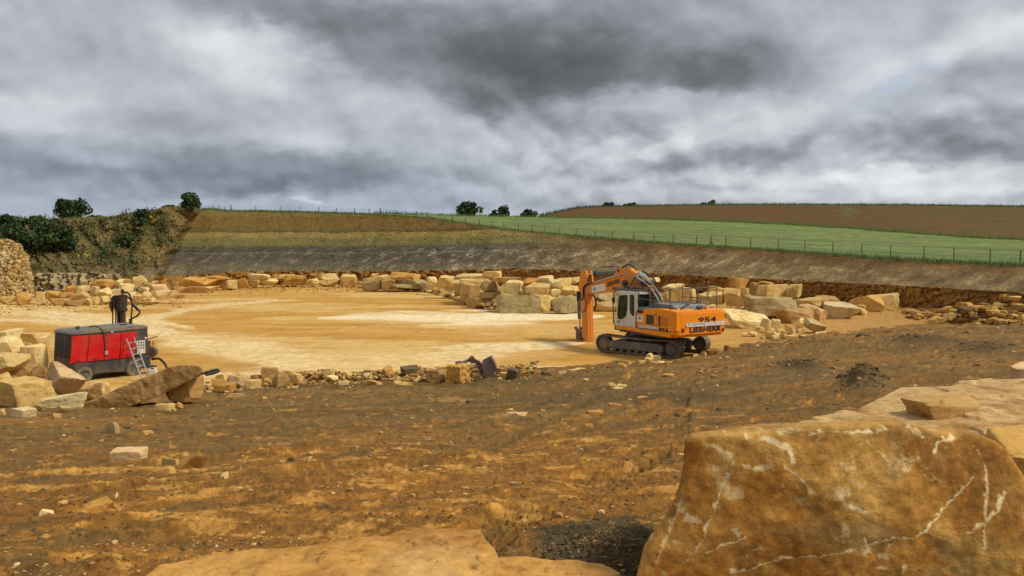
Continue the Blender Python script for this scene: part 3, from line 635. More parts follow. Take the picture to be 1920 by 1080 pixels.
heap(640, 480, 6.0, [
 ((0, 205, 168, 327), 't', 'pinkish tan block that ends the slab row'), ((140, 285, 255, 325), 'b', 'low broken stones between the two slab groups', dict(chips=10)),
 ((245, 285, 450, 384), 'g', 'dark stained block at the left of the middle slab group'), ((245, 212, 540, 292), 't', 'tan slab tilted up to the right over the stained block', dict(tilt=-.2)),
 ((330, 195, 425, 245), 't', 'small cube of stone behind the tilted tan slab'), ((450, 250, 610, 378), 'b', 'brown block leaning against the grey slabs'),
 ((540, 180, 880, 272), 'o', 'peaked orange boulder with pale left end on grey slabs'), ((570, 252, 970, 327), 'g', 'long grey slab, upper of two stacked below the peaked boulder', dict(tilt=-.07, asp=(1, .5, .2))),
 ((580, 312, 900, 384), 'g', 'long grey slab, lower of two stacked below the peaked boulder', dict(asp=(1, .5, .2))), ((885, 295, 990, 372), 'g', 'small grey block at the right of the stacked grey slabs'),
 ((965, 235, 1085, 312), 'p', 'pale sloping stone between the middle group and big boulders'), ((985, 310, 1092, 377), 't', 'small tan block under the pale sloping stone'),
 ((1055, 222, 1328, 342), 't', 'tan boulder with flat top balanced on a smaller rock'), ((1080, 332, 1265, 414), 't', 'smaller rock beneath the balanced tan boulder'),
 ((1270, 198, 1600, 265), 'p', 'flat pale slab behind the balanced boulder'), ((1570, 170, 1800, 258), 't', 'rounded boulder topmost in the middle boulder field'),
 ((1335, 252, 1670, 312), 't', 'thin tan slab under the flat pale slab'), ((1262, 310, 1400, 442), 'p', 'block with a bright pale face left of the gabled boulder'),
 ((1335, 312, 1568, 507), 't', 'gabled tan boulder behind the leftmost front boulder'), ((1562, 278, 1795, 418), 'g', 'grey brown boulder left of the big cream boulder'),
 ((1700, 243, 1960, 285), 'p', 'thin pale slab lying behind the grey brown boulder'), ((1420, 433, 1745, 587), 't', 'front boulder with pale sloping top standing alone by the gravel'),
 ((1560, 405, 1790, 485), 'b', 'brown rock in the gap behind the lone front boulder')], lambda u: float(np.interp(u, [640, 700, 800, 810, 860, 920], [113, 101, 100, 94, 82, 74])), .9, 'boulder', 'boulder field beside the gravel')
heap(800, 480, 4.0, [
 ((528, 288, 872, 428), 'g', 'wide dark stained boulder at the edge of the white gravel'), ((770, 293, 955, 407), 't', 'tan boulder between two dark stained front boulders'),
 ((935, 298, 1140, 437), 'g', 'square grey stained block left of the excavator arm'), ((535, 183, 752, 299), 'p', 'big cream boulder resting on the wide stained boulder'),
 ((740, 203, 922, 297), 't', 'tan wedge boulder right of the big cream boulder'), ((890, 178, 1012, 252), 'p', 'pale peaked stone above the tan wedge boulder'),
 ((490, 158, 712, 197), 't', 'flat slab behind the big cream boulder'), ((700, 165, 842, 212), 'o', 'orange stone behind the tan wedge boulder'),
 ((838, 146, 962, 207), 'p', 'rounded pale stone on top of the middle boulder field'), ((970, 163, 1085, 227), 't', 'tan stone right of the rounded top stone'),
 ((1050, 158, 1150, 205), 'p', 'pale stone partly hidden by the excavator arm'), ((992, 226, 1140, 294), 't', 'tan stone sitting on the square grey block'),
 ((912, 248, 1002, 300), 'p', 'small pale stone above the square grey block'), ((1150, 240, 1250, 300), 't', 'tan stone seen behind the excavator arm'),
 ((1235, 273, 1440, 336), 'g', 'grey slab behind the cab, above a pale boulder'), ((1240, 333, 1480, 414), 'p', 'pale boulder with a dark shadow between arm and cab'),
 ((1130, 300, 1260, 400), 't', 'boulder directly behind the excavator arm'), ((1230, 215, 1330, 275), 'p', 'pale stone below the excavator boom'),
 ((1320, 220, 1460, 285), 't', 'tan stone behind the excavator boom')], lambda u: float(np.interp(u, [900, 1000, 1150], [73, 69, 72])), .8, 'boulder', 'boulder field beside the gravel')
BG = 'boulders behind the excavator'
heap(1200, 480, 8.31, [
 ((120, 335, 312, 425), 'p', 'pale boulder behind the excavator hoses'), ((340, 438, 700, 570), 'p', 'pale smooth boulder behind the left of the guard rail'),
 ((350, 560, 575, 740), 't', 'tan block under the pale smooth boulder'), ((560, 480, 860, 720), 't', 'tan sloping boulder seen through the guard rail'),
 ((840, 555, 1310, 765), 't', 'long pale flanked boulder seen through the guard rail'), ((1040, 470, 1340, 640), 'o', 'orange boulder behind the right end of the guard rail'),
 ((1295, 505, 1690, 835), 't', 'large faceted boulder right of the guard rail'), ((1400, 325, 1720, 530), 'o', 'orange boulder topmost right of the guard rail')], 72.0, .8, 'boulder', BG)
heap(1340, 500, 6.75, [
 ((325, 262, 452, 390), 't', 'small tan stone between faceted boulder and stacked blocks'), ((448, 203, 600, 368), 'b', 'brown block at the left of the stacked squared blocks'),
 ((545, 188, 745, 260), 'o', 'rounded orange stone behind the stacked squared blocks'), ((545, 225, 922, 412), 't', 'squared block on top of the drill marked block', dict(chips=3)),
 ((905, 223, 1104, 397), 't', 'squared block at the right end on top of the drill marked block', dict(chips=3)), ((397, 376, 1035, 595), 'g', 'long squared block with a row of drill marks', dict(chips=2, asp=(1, .5, .33), yaw=.12)),
 ((1035, 392, 1335, 520), 't', 'round shouldered tan boulder right of the drill marked block'), ((1245, 372, 1570, 520), 'b', 'low brown boulder behind the whitish block'),
 ((1055, 478, 1442, 695), 'k', 'pinkish grey block leaning beside the hollow boulder'), ((778, 518, 1245, 715), 'b', 'brown boulder with a hollowed face'),
 ((1343, 427, 1757, 660), 'w', 'whitish rounded block standing on the sand'), ((172, 556, 745, 780), 'p', 'broad pale boulder just right of the counterweight'),
 ((575, 655, 745, 805), 'p', 'pale striped slab leaning on the broad pale boulder', dict(tilt=.5)), ((710, 668, 835, 845), 't', 'tan rounded stone in the small rubble pile'),
 ((505, 755, 625, 825), 't', 'brown stone at the toe of the broad pale boulder'), ((1035, 650, 1135, 785), 'p', 'pale upright flake beside the dark faced slab'),
 ((1115, 652, 1415, 845), 'g', 'dark faced slab with a pale upper edge, leaning', dict(tilt=.45)), ((1262, 818, 1392, 862), 'p', 'thin pale flake below the dark faced slab'),
 ((895, 735, 1040, 875), 't', 'tan stone in the middle of the small rubble pile'), ((1020, 780, 1135, 895), 't', 'tan stone left of the dark faced slab')], lambda u: float(np.interp(u, [1400, 1460, 1600], [68, 63, 66])), .9, 'boulder', 'blocks at the right of the pit')
heap(1340, 500, 6.75, [((b), 'ptpt'[k % 4], 'fist sized rubble stone in the small pile right of the excavator', {}) for k, b in enumerate(
 [(425, 825, 540, 880), (630, 850, 735, 910), (720, 865, 810, 920), (820, 850, 910, 910), (885, 870, 1035, 922), (640, 810, 720, 860), (740, 830, 830, 880), (850, 810, 940, 860), (560, 880, 640, 915), (780, 790, 880, 850), (960, 850, 1060, 900), (340, 840, 420, 880), (690, 780, 760, 830), (1080, 860, 1160, 900)])], 53.0, .5, 'rubble_stone', 'small rubble right of the excavator')
heap(1260, 500, 4.0, [((1338, 222, 1562, 380), 'o', 'big brown and pink block right of the whitish block', dict(d=72.5)), ((1440, 203, 1725, 352), 't', 'largest ledge block with a dark blue seam against the face', dict(d=75.5, chips=4))], 72, .9, 'boulder', 'blocks at the right of the pit')
seam = MB()
# broken shards fallen from the stone bed at the far right
heap(1600, 520, 5.4, [
 ((770, 395, 925, 480), 'o', 'orange slab shard sliding out of the fallen rock at right', dict(tilt=-.5)), ((830, 315, 960, 365), 'o', 'flat orange shard left of the dark hollow'), ((905, 360, 1060, 450), 'b', 'brown shard beside the orange slab shard', dict(tilt=-.6)),
 ((1050, 300, 1340, 420), 'd', 'dark broken mass in the fallen rock'), ((1060, 250, 1220, 290), 'o', 'orange ledge stone above the dark broken mass'), ((1190, 285, 1330, 330), 'o', 'orange flake on the dark broken mass'),
 ((1355, 318, 1480, 350), 'w', 'thin white flake in the fallen rock'), ((1370, 345, 1480, 385), 'o', 'orange flake under the thin white flake'), ((1415, 250, 1500, 330), 't', 'tan shard leaning above the white flake', dict(tilt=.7)),
 ((1475, 170, 1560, 235), 'o', 'orange stone highest in the fallen rock'), ((1180, 455, 1290, 500), 't', 'tan stone at the toe of the fallen rock'), ((1310, 385, 1400, 420), 'o', 'orange stone at the toe of the dark mass'), ((1560, 190, 1680, 240), 't', 'tan block in the stone bed at the right edge'),
 ((1500, 330, 1640, 400), 'b', 'brown stone in the fallen rock near the right edge'), ((1600, 260, 1740, 330), 'b', 'brown block at the right edge of the fallen rock')], 61.0, .6, 'shard', 'fallen rock at the right end')
# pile beside the compressor, near left
NG = 'boulders left of the compressor'
heap(0, 600, 5.4, [
 ((-40, 88, 242, 205), 'p', 'pale boulder highest in the pile at the left edge', dict(d=38)), ((-20, 168, 232, 350), 'p', 'square pale boulder under the highest one', dict(d=36)), ((212, 133, 495, 265), 'p', 'long pale slab behind, touching the compressor', dict(d=39.5)),
 ((212, 213, 342, 315), 't', 'small tan stone below the long pale slab', dict(d=37.5)), ((225, 253, 492, 480), 'p', 'split pale boulder touching the black grille', dict(d=36)), ((-60, 342, 302, 572), 't', 'broad rounded boulder at the left edge', dict(d=33)),
 ((108, 455, 342, 630), 'b', 'brown shadowed rock under the broad rounded boulder', dict(d=33.3)), ((-60, 543, 122, 730), 't', 'tan boulder cut by the left edge', dict(d=31)), ((82, 565, 200, 672), 'b', 'small brown rock above the big foreground boulder', dict(d=31.5)),
 ((5, 596, 602, 915), 't', 'biggest craggy boulder in front of the left pile', dict(d=27.5, asp=(1, .8, .55))), ((475, 428, 875, 760), 'k', 'pinkish block leaning in front of the compressor grille', dict(d=30.5, tilt=.55, asp=(1, .8, .6))),
 ((436, 712, 925, 900), 'p', 'pale broken block in front of the pinkish leaning block', dict(d=27)), ((856, 622, 1085, 800), 'p', 'pale wedge rock in front of the compressor wheel', dict(d=29.5)),
 ((114, 892, 362, 1004), 'w', 'small whitish block alone on the clay', dict(d=23.6, chips=3)), ((362, 848, 475, 925), 'g', 'small grey stone at the foot of the pile', dict(d=25.5)), ((560, 860, 700, 915), 't', 'thin tan stone at the foot of the pale broken block', dict(d=25.2)),
 ((300, 480, 480, 640), 'b', 'brown rock in the gap behind the pinkish block', dict(d=33)), ((-40, 900, 60, 980), 't', 'low tan stone at the left edge of the clay', dict(d=24.5)), ((0, 680, 90, 800), 'b', 'brown stone left of the biggest craggy boulder', dict(d=29)),
 ((545, 940, 600, 1040), 'b', 'low brown stone half buried in the clay', dict(d=22.6))], 30, .6, 'boulder', NG)
# low line of rubble along the edge of the clay
LG = 'rubble line at the edge of the clay'
def rl(*bx): return bx
line = [((0, 600, 92, 694), 'o', 'orange angular stone at the left end of the rubble line'), ((74, 632, 162, 714), 'o', None), ((118, 568, 262, 660), 'k', 'pale pinkish stone behind the left end of the rubble line'), ((240, 608, 356, 682), 't', 'tan rounded block, third in the rubble line'),
 ((368, 513, 482, 624), 'b', 'dark topped brown stone highest at the left of the rubble line'), ((333, 592, 442, 664), 't', None), ((448, 572, 572, 658), 'b', 'wide brown block below the dark topped stone'), ((500, 543, 612, 604), 'b', None), ((570, 558, 668, 636), 't', 'pale fronted tan block beside the wide brown block'),
 ((660, 558, 716, 634), 'o', None), ((714, 553, 762, 618), 't', None), ((764, 548, 812, 608), 't', None), ((814, 526, 912, 608), 't', 'squarish tan stone standing tallest in the middle of the rubble line'), ((850, 578, 936, 624), 'p', 'pale peaked stone in front of the squarish tan stone'), ((903, 548, 986, 594), 'o', None),
 ((983, 558, 1086, 604), 't', 'flat tan slab on the rubble line'), ((928, 612, 1012, 664), 'p', None), ((1122, 606, 1262, 668), 'o', 'orange slab at the start of the dark clay heap'), ((1213, 658, 1277, 693), 't', None), ((1178, 556, 1242, 594), 't', None),
 ((1262, 498, 1352, 584), 'o', 'orange leaning stone left of the dark clay heap', dict(tilt=-.5)), ((1343, 538, 1422, 594), 'g', None), ((1405, 503, 1534, 564), 'd', 'dark clay lump on top of the rubble line'), ((1338, 618, 1492, 668), 't', 'long tan slab under the dark clay lump'), ((1392, 543, 1447, 599), 'p', None),
 ((1488, 608, 1557, 658), 't', None), ((1476, 538, 1562, 604), 'b', None), ((1543, 523, 1592, 584), 't', None), ((1598, 532, 1757, 638), 'b', 'rounded dark brown boulder left of the yellow lump'), ((1742, 484, 1922, 654), 'o', 'large crumbly yellow lump beside the buried bucket', dict(chips=14, rough=.13)),
 ((1343, 574, 1402, 614), 't', None), ((1394, 588, 1462, 618), 'o', None), ((20, 560, 110, 612), 't', None), ((640, 600, 720, 640), 'b', None), ((740, 592, 830, 632), 'b', None), ((1060, 580, 1140, 620), 't', None), ((1250, 570, 1330, 622), 'b', None), ((1560, 590, 1620, 640), 'b', None)]
sml = 'small broken stone in the rubble line along the clay edge'
heap(400, 560, 4.0, [((b), t, l or sml, dict(d=min(float(dfloor(max(560 + b[3] / 4, 690))), 37.0) - (.9 if l else 0), **(k[0] if k else {}))) for b, t, l, *k in line], 36, .5, 'stone', LG)
line2 = [((318, 832, 387, 889), 'o', 'orange stone between yellow lump and bucket shell'), ((348, 878, 402, 929), 'k', None), ((438, 850, 502, 915), 'o', 'orange pointed stone against the bucket shell'), ((518, 838, 592, 895), 'b', None), ((543, 873, 612, 924), 't', None), ((598, 845, 702, 934), 'd', 'dark clay lump right of the bucket shell'), ((713, 862, 772, 919), 'o', None),
 ((140, 930, 210, 985), 'o', None), ((250, 900, 330, 975), 'b', None), ((860, 868, 940, 908), 'd', None), ((960, 862, 1050, 898), 'b', None), ((1350, 828, 1432, 874), 'd', None), ((1420, 806, 1500, 846), 'o', None)]
heap(800, 480, 4.0, [((b), t, l or sml, dict(d=float(dfloor(max(480 + b[3] / 4, 672))) * .985)) for b, t, l in line2], 36, .5, 'stone', LG)
tl = [((1643, 732, 1702, 796), 'p', 'pale pointed stone leaning on the excavator track'), ((1688, 742, 1752, 792), 'p', 'pale stone right of the pointed one at the track'), ((1622, 762, 1692, 806), 't', 'low tan stone in front of the track'), ((1778, 792, 1852, 830), 'o', 'flat orange stone below the track end'), ((1715, 787, 1795, 824), 't', 'tan stone between track and flat orange stone'), ((1560, 775, 1640, 812), 't', 'low brown stone left of the track stones')]
heap(800, 480, 4.0, [((b), t, l, dict(d=float(dfloor(478 + b[3] / 4)) * .965)) for b, t, l in tl], 40, .5, 'stone', 'stones in front of the excavator track')
tl2 = [((1525, 860, 1575, 930), 'b', 'upright brown stone at the rear of the far track'), ((1360, 905, 1440, 950), 'o', 'orange stone behind the excavator'), ((1230, 945, 1290, 985), 't', None), ((1300, 920, 1370, 965), 'o', None), ((1150, 975, 1200, 1010), 't', None), ((1440, 905, 1520, 945), 'b', None), ((1330, 980, 1400, 1012), 'k', None)]
heap(1060, 480, 5.144, [((b), t, l or 'small stone in the earth bank behind the excavator tracks', dict(d=float(dfloor(480 + b[3] / 5.144)) * .98)) for b, t, l in tl2], 40, .5, 'stone', 'stones behind the excavator tracks')
# single stones lying on the clay
def on_clay(box, tone, label, **kw):
    g = gpoint((box[0] + box[2]) / 2, box[3] - .12 * (box[3] - box[1])); return stone_at('stone', box, g[1], tone, label, cat='stone', sink=.25, **kw)
z2 = lambda a, b, c, d: (a / 3, 750 + b / 3, c / 3, 750 + d / 3)
z3 = lambda a, b, c, d: (600 + a / 2.842, 700 + b / 2.842, 600 + c / 2.842, 700 + d / 2.842)
on_clay(z2(622, 276, 806, 356), 'k', 'flat pinkish slab lying alone on the dark clay at left', chips=3, asp=(1, .7, .3))
on_clay(z2(1000, 278, 1162, 418), 'o', 'smooth orange stone propped up at an angle on small stones', tilt=-.65, asp=(1, .5, .42), rough=.02)
on_clay(z2(866, 376, 1000, 440), 'o', 'thin orange slab under the propped orange stone', tilt=-.3)
on_clay(z2(582, 122, 676, 204), 'g', 'upright grey tan stone left on bare clay', chips=5)
on_clay(z2(908, 326, 1004, 388), 't', 'pale round stone behind the propped orange stone')
on_clay(z2(1143, 404, 1243, 452), 't', 'flat tan stone right of the propped orange stone')
on_clay(z2(798, 174, 862, 206), 'o', 'small orange stone behind the flat pinkish slab')
on_clay(z2(636, 526, 676, 592), 'k', 'small upright pinkish stone in the left foreground')
on_clay(z2(226, 616, 304, 664), 'p', 'small pale stone in the left foreground')
on_clay(z2(470, 540, 640, 640), 'o', 'flat orange flake beside the small upright stone', tilt=-.35)
on_clay(z2(1245, 402, 1285, 462), 'p', 'small upright pale stone right of the propped stone')
on_clay(z3(965, 205, 1105, 246), 'k', 'flat pink shale slab in the middle of the clay', chips=3, asp=(1, .6, .25))
on_clay(z3(988, 186, 1036, 214), 't', 'tan stone just behind the flat pink slab')
on_clay(z3(1540, 158, 1608, 186), 'o', 'flat orange stone below the small cluster of tan stones')
on_clay(z3(1690, 122, 1786, 156), 'o', 'long flat orange stone right of the tan cluster')
on_clay(z3(1370, 926, 1462, 974), 't', 'smooth tan cobble on the dark clay heap')
on_clay(z3(1622, 822, 1682, 868), 'p', 'pale flake on the edge of the dark clay heap', tilt=.5)
on_clay(z3(20, 726, 72, 756), 'p', 'small pale stone left of the big orange slab')
on_clay((1455 / 4 + 800, 480 + 862 / 4, 1527 / 4 + 800, 480 + 942 / 4), 'o', 'orange clod standing behind the tan cluster')
for k, b in enumerate([(1358, 952, 1432, 1004), (1408, 962, 1504, 1008), (1428, 938, 1482, 968), (1390, 985, 1470, 1025)]):
    o = on_clay((800 + b[0] / 4, 480 + b[1] / 4, 800 + b[2] / 4, 480 + b[3] / 4), 'tptt'[k], ['leftmost stone of the tan cluster on the clay', 'largest pale stone of the tan cluster on the clay', 'hindmost stone of the tan cluster on the clay', 'front stone of the tan cluster on the clay'][k]); o['group'] = 'tan cluster on the clay'
on_clay((800 + 1168 / 4, 480 + 918 / 4, 800 + 1218 / 4, 480 + 952 / 4), 't', 'single tan stone left of the tan cluster')
on_clay((427, 737, 463, 751), 'b', 'thin brown slab lying below the left of the rubble line')
on_clay((490, 744, 503, 752), 'o', 'small orange stone right of the thin brown slab')
for b in [(1100, 770, 1130, 782), (1240, 700, 1262, 709), (1440, 668, 1452, 674), (985, 842, 1012, 850), (300, 757, 330, 768), (318, 752, 343, 764)]: on_clay(b, 'o', 'flat orange flake lying loose on the clay')['group'] = 'loose flakes on the clay'
on_clay((1605, 624, 1630, 633), 'd', 'dark clod alone on the ramp at right')
# ------------------------------------------------------------------ traced blocks near the camera
def pillow(name, ol, d0=None, z0=None, front=.3, back=.8, taper=.0, n=9, na=420, nr=90, tilt=0.0, rough=.03, colf=None, mat=None, center=None, seed=1, facets=0, fcut=.06, ledge=.0, **kw):
    """solid block from a closed outline standing at distance d0 (or lying at height z0)"""
    ol = np.array(ol, float)
    if d0 is not None: p3 = np.array([P(x, y, d0 + tilt * (y - ol[:, 1].mean())) for x, y in ol]); nrm = np.array([0, -1.0, .0])
    else:
        p3 = []
        for x, y in ol: r = ray(x, y); s = (z0 - EYE) / r[2]; p3.append(np.array([0, 0, EYE]) + r * s)
        p3 = np.array(p3); nrm = np.array([0, 0, 1.0])
    seg = np.linalg.norm(np.roll(p3, -1, 0) - p3, axis=1); cu = np.concatenate([[0], np.cumsum(seg)]); cl = np.vstack([p3, p3[:1]])
    t = np.linspace(0, cu[-1], na, endpoint=False); B = np.stack([np.interp(t, cu, cl[:, k]) for k in range(3)], -1)
    c = p3.mean(0) if center is None else center
    rr = np.linspace(0, 1, nr); rr = 1 - (1 - rr) ** 1.35
    def half(depth, r):
        q = c + (B - c)[None] * r[:, None, None]
        return q + nrm * (depth * (np.clip(1 - r ** n, 0, 1)) ** (1 / n * 1.6))[:, None, None]
    A = half(front, rr); Bk = half(-back, rr[::-1][1:])
    if taper: dpt = ((Bk - c) @ -nrm) / back; Bk = c + nrm * ((Bk - c) @ nrm)[..., None] + ((Bk - c) - nrm * ((Bk - c) @ nrm)[..., None]) * (1 - taper * np.clip(dpt, 0, 1))[..., None]
    V = np.concatenate([A, Bk]); m, k = V.shape[:2]
    o = np.random.default_rng(seed).uniform(0, 50, 3)
    size = np.ptp(p3, 0).max(); sc = 2.2 / size
    dv = V - (c + nrm * (front - back) / 2); dv /= np.maximum(np.linalg.norm(dv, axis=-1, keepdims=True), 1e-6)
    dv = dv * .45 + nrm * np.where(np.arange(m) < nr, 1, -1)[:, None, None] * .8
    if facets:
        rr2 = np.random.default_rng(seed + 50); t1 = np.array([1.0, 0, 0]); t2 = np.cross(nrm, t1); u1, u2 = (V - c) @ t1, (V - c) @ t2; fo_ = np.zeros(V.shape[:2])
        for _f in range(facets): fo_ = np.minimum(fo_, rr2.uniform(.0, .05) * size * .5 - (np.cos(an_ := rr2.uniform(0, 6.28)) * u1 + np.sin(an_) * u2) * rr2.uniform(.03, .13))
        sgn_ = np.where(np.arange(m) < nr, 1, -1)[:, None]; V = V + nrm * (np.clip(fo_, -fcut * size, 0) * sgn_)[..., None]
    if ledge: lv = fbm(V * sc * 1.3 + o + 9, 4, .5) * 3.0; V = V + nrm * (ledge * (np.floor(lv) + sst(lv - np.floor(lv), .42, .58)) * np.where(np.arange(m) < nr, 1, 0)[:, None] * np.clip(1 - (np.arange(m) / nr)[:, None] ** 30, 0, 1))[..., None]
    h = size * rough * (fbm(V * sc + o, 4, .55) + .35 * fbm(V * sc * 5 + o, 3, .6) + .25 * fbm(V * sc * 2.5 + o, 2, .5, True))
    V = V + dv * h[..., None]
    idx = np.arange(m * k).reshape(m, k); nx = np.roll(idx, -1, 1)
    Q = np.stack([idx[:-1], nx[:-1], nx[1:], idx[1:]], -1).reshape(-1, 4)
    cols = colf(V) if colf else None
    loc = V.reshape(-1, 3).mean(0)
    return mk(name, V.reshape(-1, 3) - loc, Q, mat=mat or M_HERO, cols=None if cols is None else cols.reshape(-1, 3), loc=loc, kind='thing', **kw)
def zc(ox, oy, s): return lambda L: [(ox + a / s, oy + b / s) for a, b in L]
za = zc(1160, 660, 2.526)
hero_ol = za([(100, 1080), (115, 1020), (132, 950), (165, 890), (205, 838), (250, 770), (285, 705), (300, 640), (318, 560), (322, 470), (326, 425), (350, 402), (390, 390), (480, 380), (600, 370), (720, 362), (850, 357), (950, 350), (1060, 340), (1180, 336), (1270, 328), (1360, 340), (1450, 357), (1500, 376), (1580, 372), (1660, 380), (1740, 402), (1800, 425), (1850, 465), (1885, 520), (1930, 590), (2010, 690), (2060, 860), (2000, 1010), (1900, 1090), (1750, 1200), (1200, 1240), (500, 1240), (180, 1230), (95, 1150)])
veins = [([(640, 1030), (720, 1000), (790, 975), (860, 970), (960, 970), (1060, 950), (1140, 925), (1230, 900), (1300, 880), (1400, 880), (1450, 855), (1500, 795), (1560, 720), (1620, 660), (1680, 590)], 2.6, .9),
 ([(375, 970), (430, 950), (500, 915), (600, 878)], 3.2, .85), ([(550, 480), (530, 580), (480, 660), (465, 720), (430, 790), (400, 880), (365, 950)], 6, .75), ([(690, 400), (760, 430), (810, 460), (830, 520)], 9, .9), ([(780, 540), (850, 590), (930, 680)], 6, .8),
 ([(1700, 460), (1740, 560), (1750, 650), (1740, 760), (1730, 850), (1740, 930)], 3.2, .7), ([(1830, 670), (1800, 750), (1740, 800), (1660, 860)], 4, .75), ([(1180, 420), (1260, 500), (1330, 590)], 3, .35), ([(900, 400), (970, 372), (1100, 380), (1200, 378), (1270, 362)], 7, .7), ([(1370, 350), (1440, 400)], 8, .7), ([(1500, 480), (1510, 420), (1590, 410)], 6, .8),
 ([(300, 745), (330, 780), (380, 800)], 12, .7), ([(600, 540), (650, 560), (720, 540)], 10, .7), ([(1020, 690), (1100, 735), (1170, 765)], 8, .7), ([(430, 440), (500, 470), (540, 500)], 12, .6), ([(1340, 1050), (1370, 1000)], 6, .8), ([(1230, 1025), (1290, 1032)], 4, .6), ([(540, 1040), (620, 1030)], 8, .6), ([(770, 620), (780, 635)], 9, .6), ([(640, 935), (680, 930)], 5, .5), ([(300, 1000), (350, 990)], 6, .5), ([(180, 1000), (230, 880), (300, 700)], 4, .5)]
def hero_col(V):
    u, y = proj(V); zx, zy = (u - 1160) * 2.526, (y - 660) * 2.526
    a = fbm(V * 2.2 + 3, 5, .6); b = fbm(V * 7 + 8, 4, .65); s = fbm(V * (3, 3, 14) + 20, 4, .6); e = fbm(V * 22, 3, .65)
    C = np.zeros(V.shape) + (.53, .265, .062)
    C = mixc(C, (.61, .36, .11), sst(a, 0, .45) * .9); C = mixc(C, (.29, .145, .042), sst(-a + .4 * b, .1, .6) * .75)
    C = mixc(C, (.33, .24, .12), sst(gsp(zx, zy, 1050, 870, 420, 90) + .3 * b, .3, .9) * .55); C = mixc(C, (.45, .31, .12), sst(gsp(zx, zy, 1650, 960, 240, 130) + .4 * s, .3, .9) * .6)
    C = mixc(C, (.52, .36, .17), sst(gsp(zx, zy, 1320, 520, 60, 130) + .3 * b, .35, .8) * .6)
    C = mixc(C, (.43, .28, .09), sst(s, .2, .6) * .3); C = mixc(C, (.40, .25, .085), sst(zy, 440, 360) * .6)
    nz = 1 + .9 * b + .8 * e
    v = np.zeros(u.shape); wx, wy = zx + 7 * b + 9 * e, zy + 7 * fbm(V * 7 + 60, 4, .65) + 9 * e
    for L, w, st in veins:
        best = np.full(u.shape, 1e9)
        for (x0, y0), (x1, y1) in zip(L[:-1], L[1:]):
            t = np.clip(((wx - x0) * (x1 - x0) + (wy - y0) * (y1 - y0)) / ((x1 - x0) ** 2 + (y1 - y0) ** 2), 0, 1)
            best = np.minimum(best, np.hypot(wx - x0 - t * (x1 - x0), wy - y0 - t * (y1 - y0)))
        W_ = (w if w < 4.5 else w * .72) * 1.7 * np.clip(nz, .05, 2.4); v = np.maximum(v, st * sst(best, W_ * 1.4, W_ * .3))
    v = np.maximum(v, .45 * sst(fbm(V * 5 + 91, 5, .7) + .4 * a, .72, .92)) * np.clip(.95 + .8 * e + .5 * fbm(V * 60, 2), .2, 1)
    return mixc(C, (.86, .74, .48), np.clip(v * 1.25, 0, 1)) * np.clip(1 + .25 * e + .2 * b, .5, 1.5)[..., None]
pillow('boulder', hero_ol, d0=3.95, front=.10, back=.75, taper=.46, n=16, na=1500, nr=300, tilt=-.0003, rough=.009, facets=18, fcut=.05, colf=hero_col, seed=5, label='huge rust brown boulder with white veins filling the lower right corner', category='boulder')
def slabcol(c1, c2, c3):
    def f(V):
        a = fbm(V * 1.3 + 5, 5, .6); b = fbm(V * 5 + 2, 4, .65); s = fbm(V * (1.2, 5, 6) + 8, 4, .6)
        e = fbm(V * 14 + 4, 4, .65); C = np.zeros(V.shape) + c1; C = mixc(C, c2, sst(a + .3 * s, -.05, .5)); C = mixc(C, c3, sst(-s + .5 * b, .3, .8) * .7); C = mixc(C, np.array(c3) * .6, sst(-e + .3 * b, .6, .85) * .6); cr_ = np.abs(fbm(V * 1.1 + 55, 4, .6)) + .02 * e; C = mixc(C, np.array(c3) * .45, sst(cr_, .016, .004) * .6 * sst(a, -.1, .3)); return C * np.clip(1 + .14 * e + .12 * b, .5, 1.4)[..., None]
    return f
OR = slabcol((.52, .285, .085), (.56, .34, .13), (.38, .19, .06)); PK = slabcol((.50, .335, .16), (.55, .39, .20), (.40, .25, .12))
gz_ = gpoint(700, 1040)[2]
pillow('stone_slab', [(240, 1100), (300, 1062), (400, 1042), (560, 1030), (640, 1018), (735, 1012), (752, 998), (800, 993), (900, 996), (912, 1016), (925, 1030), (938, 1060), (945, 1100), (900, 1220), (500, 1240), (250, 1200)], z0=gz_ + .17, front=.03, back=.45, n=26, rough=.007, ledge=.004, facets=5, fcut=.012, na=700, nr=160, colf=OR, seed=9, label='broad smooth orange slab at the bottom edge', category='stone slab')
pillow('stone_slab', [(935, 1052), (985, 1050), (1060, 1060), (1130, 1066), (1162, 1082), (1180, 1140), (1100, 1200), (960, 1190), (930, 1100)], z0=gz_ + .06, front=.03, back=.4, n=26, rough=.010, facets=4, fcut=.012, colf=OR, seed=10, label='smaller orange slab between the broad slab and dark clay', category='stone slab')
gz2 = gpoint(1700, 800)[2]
pillow('stone_slab', [(1497, 792), (1520, 787), (1565, 781), (1610, 771), (1640, 758), (1670, 738), (1690, 728), (1740, 727), (1780, 729), (1800, 715), (1850, 712), (1960, 712), (2080, 730), (2120, 800), (2050, 880), (1900, 890), (1750, 850), (1600, 815), (1510, 800)], z0=gz2 + .42, front=.05, back=.75, n=26, na=900, nr=200, rough=.004, ledge=.030, facets=6, fcut=.008, colf=PK, seed=12, label='wide flat pinkish slab lying behind the huge veined boulder', category='stone slab')
stone_at('stone', (1697, 745, 1834, 798), F * (EYE - gz2 - .44) / (795 - HZ) + .1, 'b', 'brown rock resting on top of the wide pinkish slab', depth=.6, chips=4, seed=6, asp=(1, .6, .4), cat='stone')
stone_at('stone_slab', (1893, 682, 1990, 714), 14.5, 'k', 'pale topped slab cut by the right edge', cat='stone slab', chips=3, depth=.9)
stone_at('stone', (1870, 806, 1990, 930), 5.4, 'o', 'orange block behind the right shoulder of the veined boulder', cat='stone')
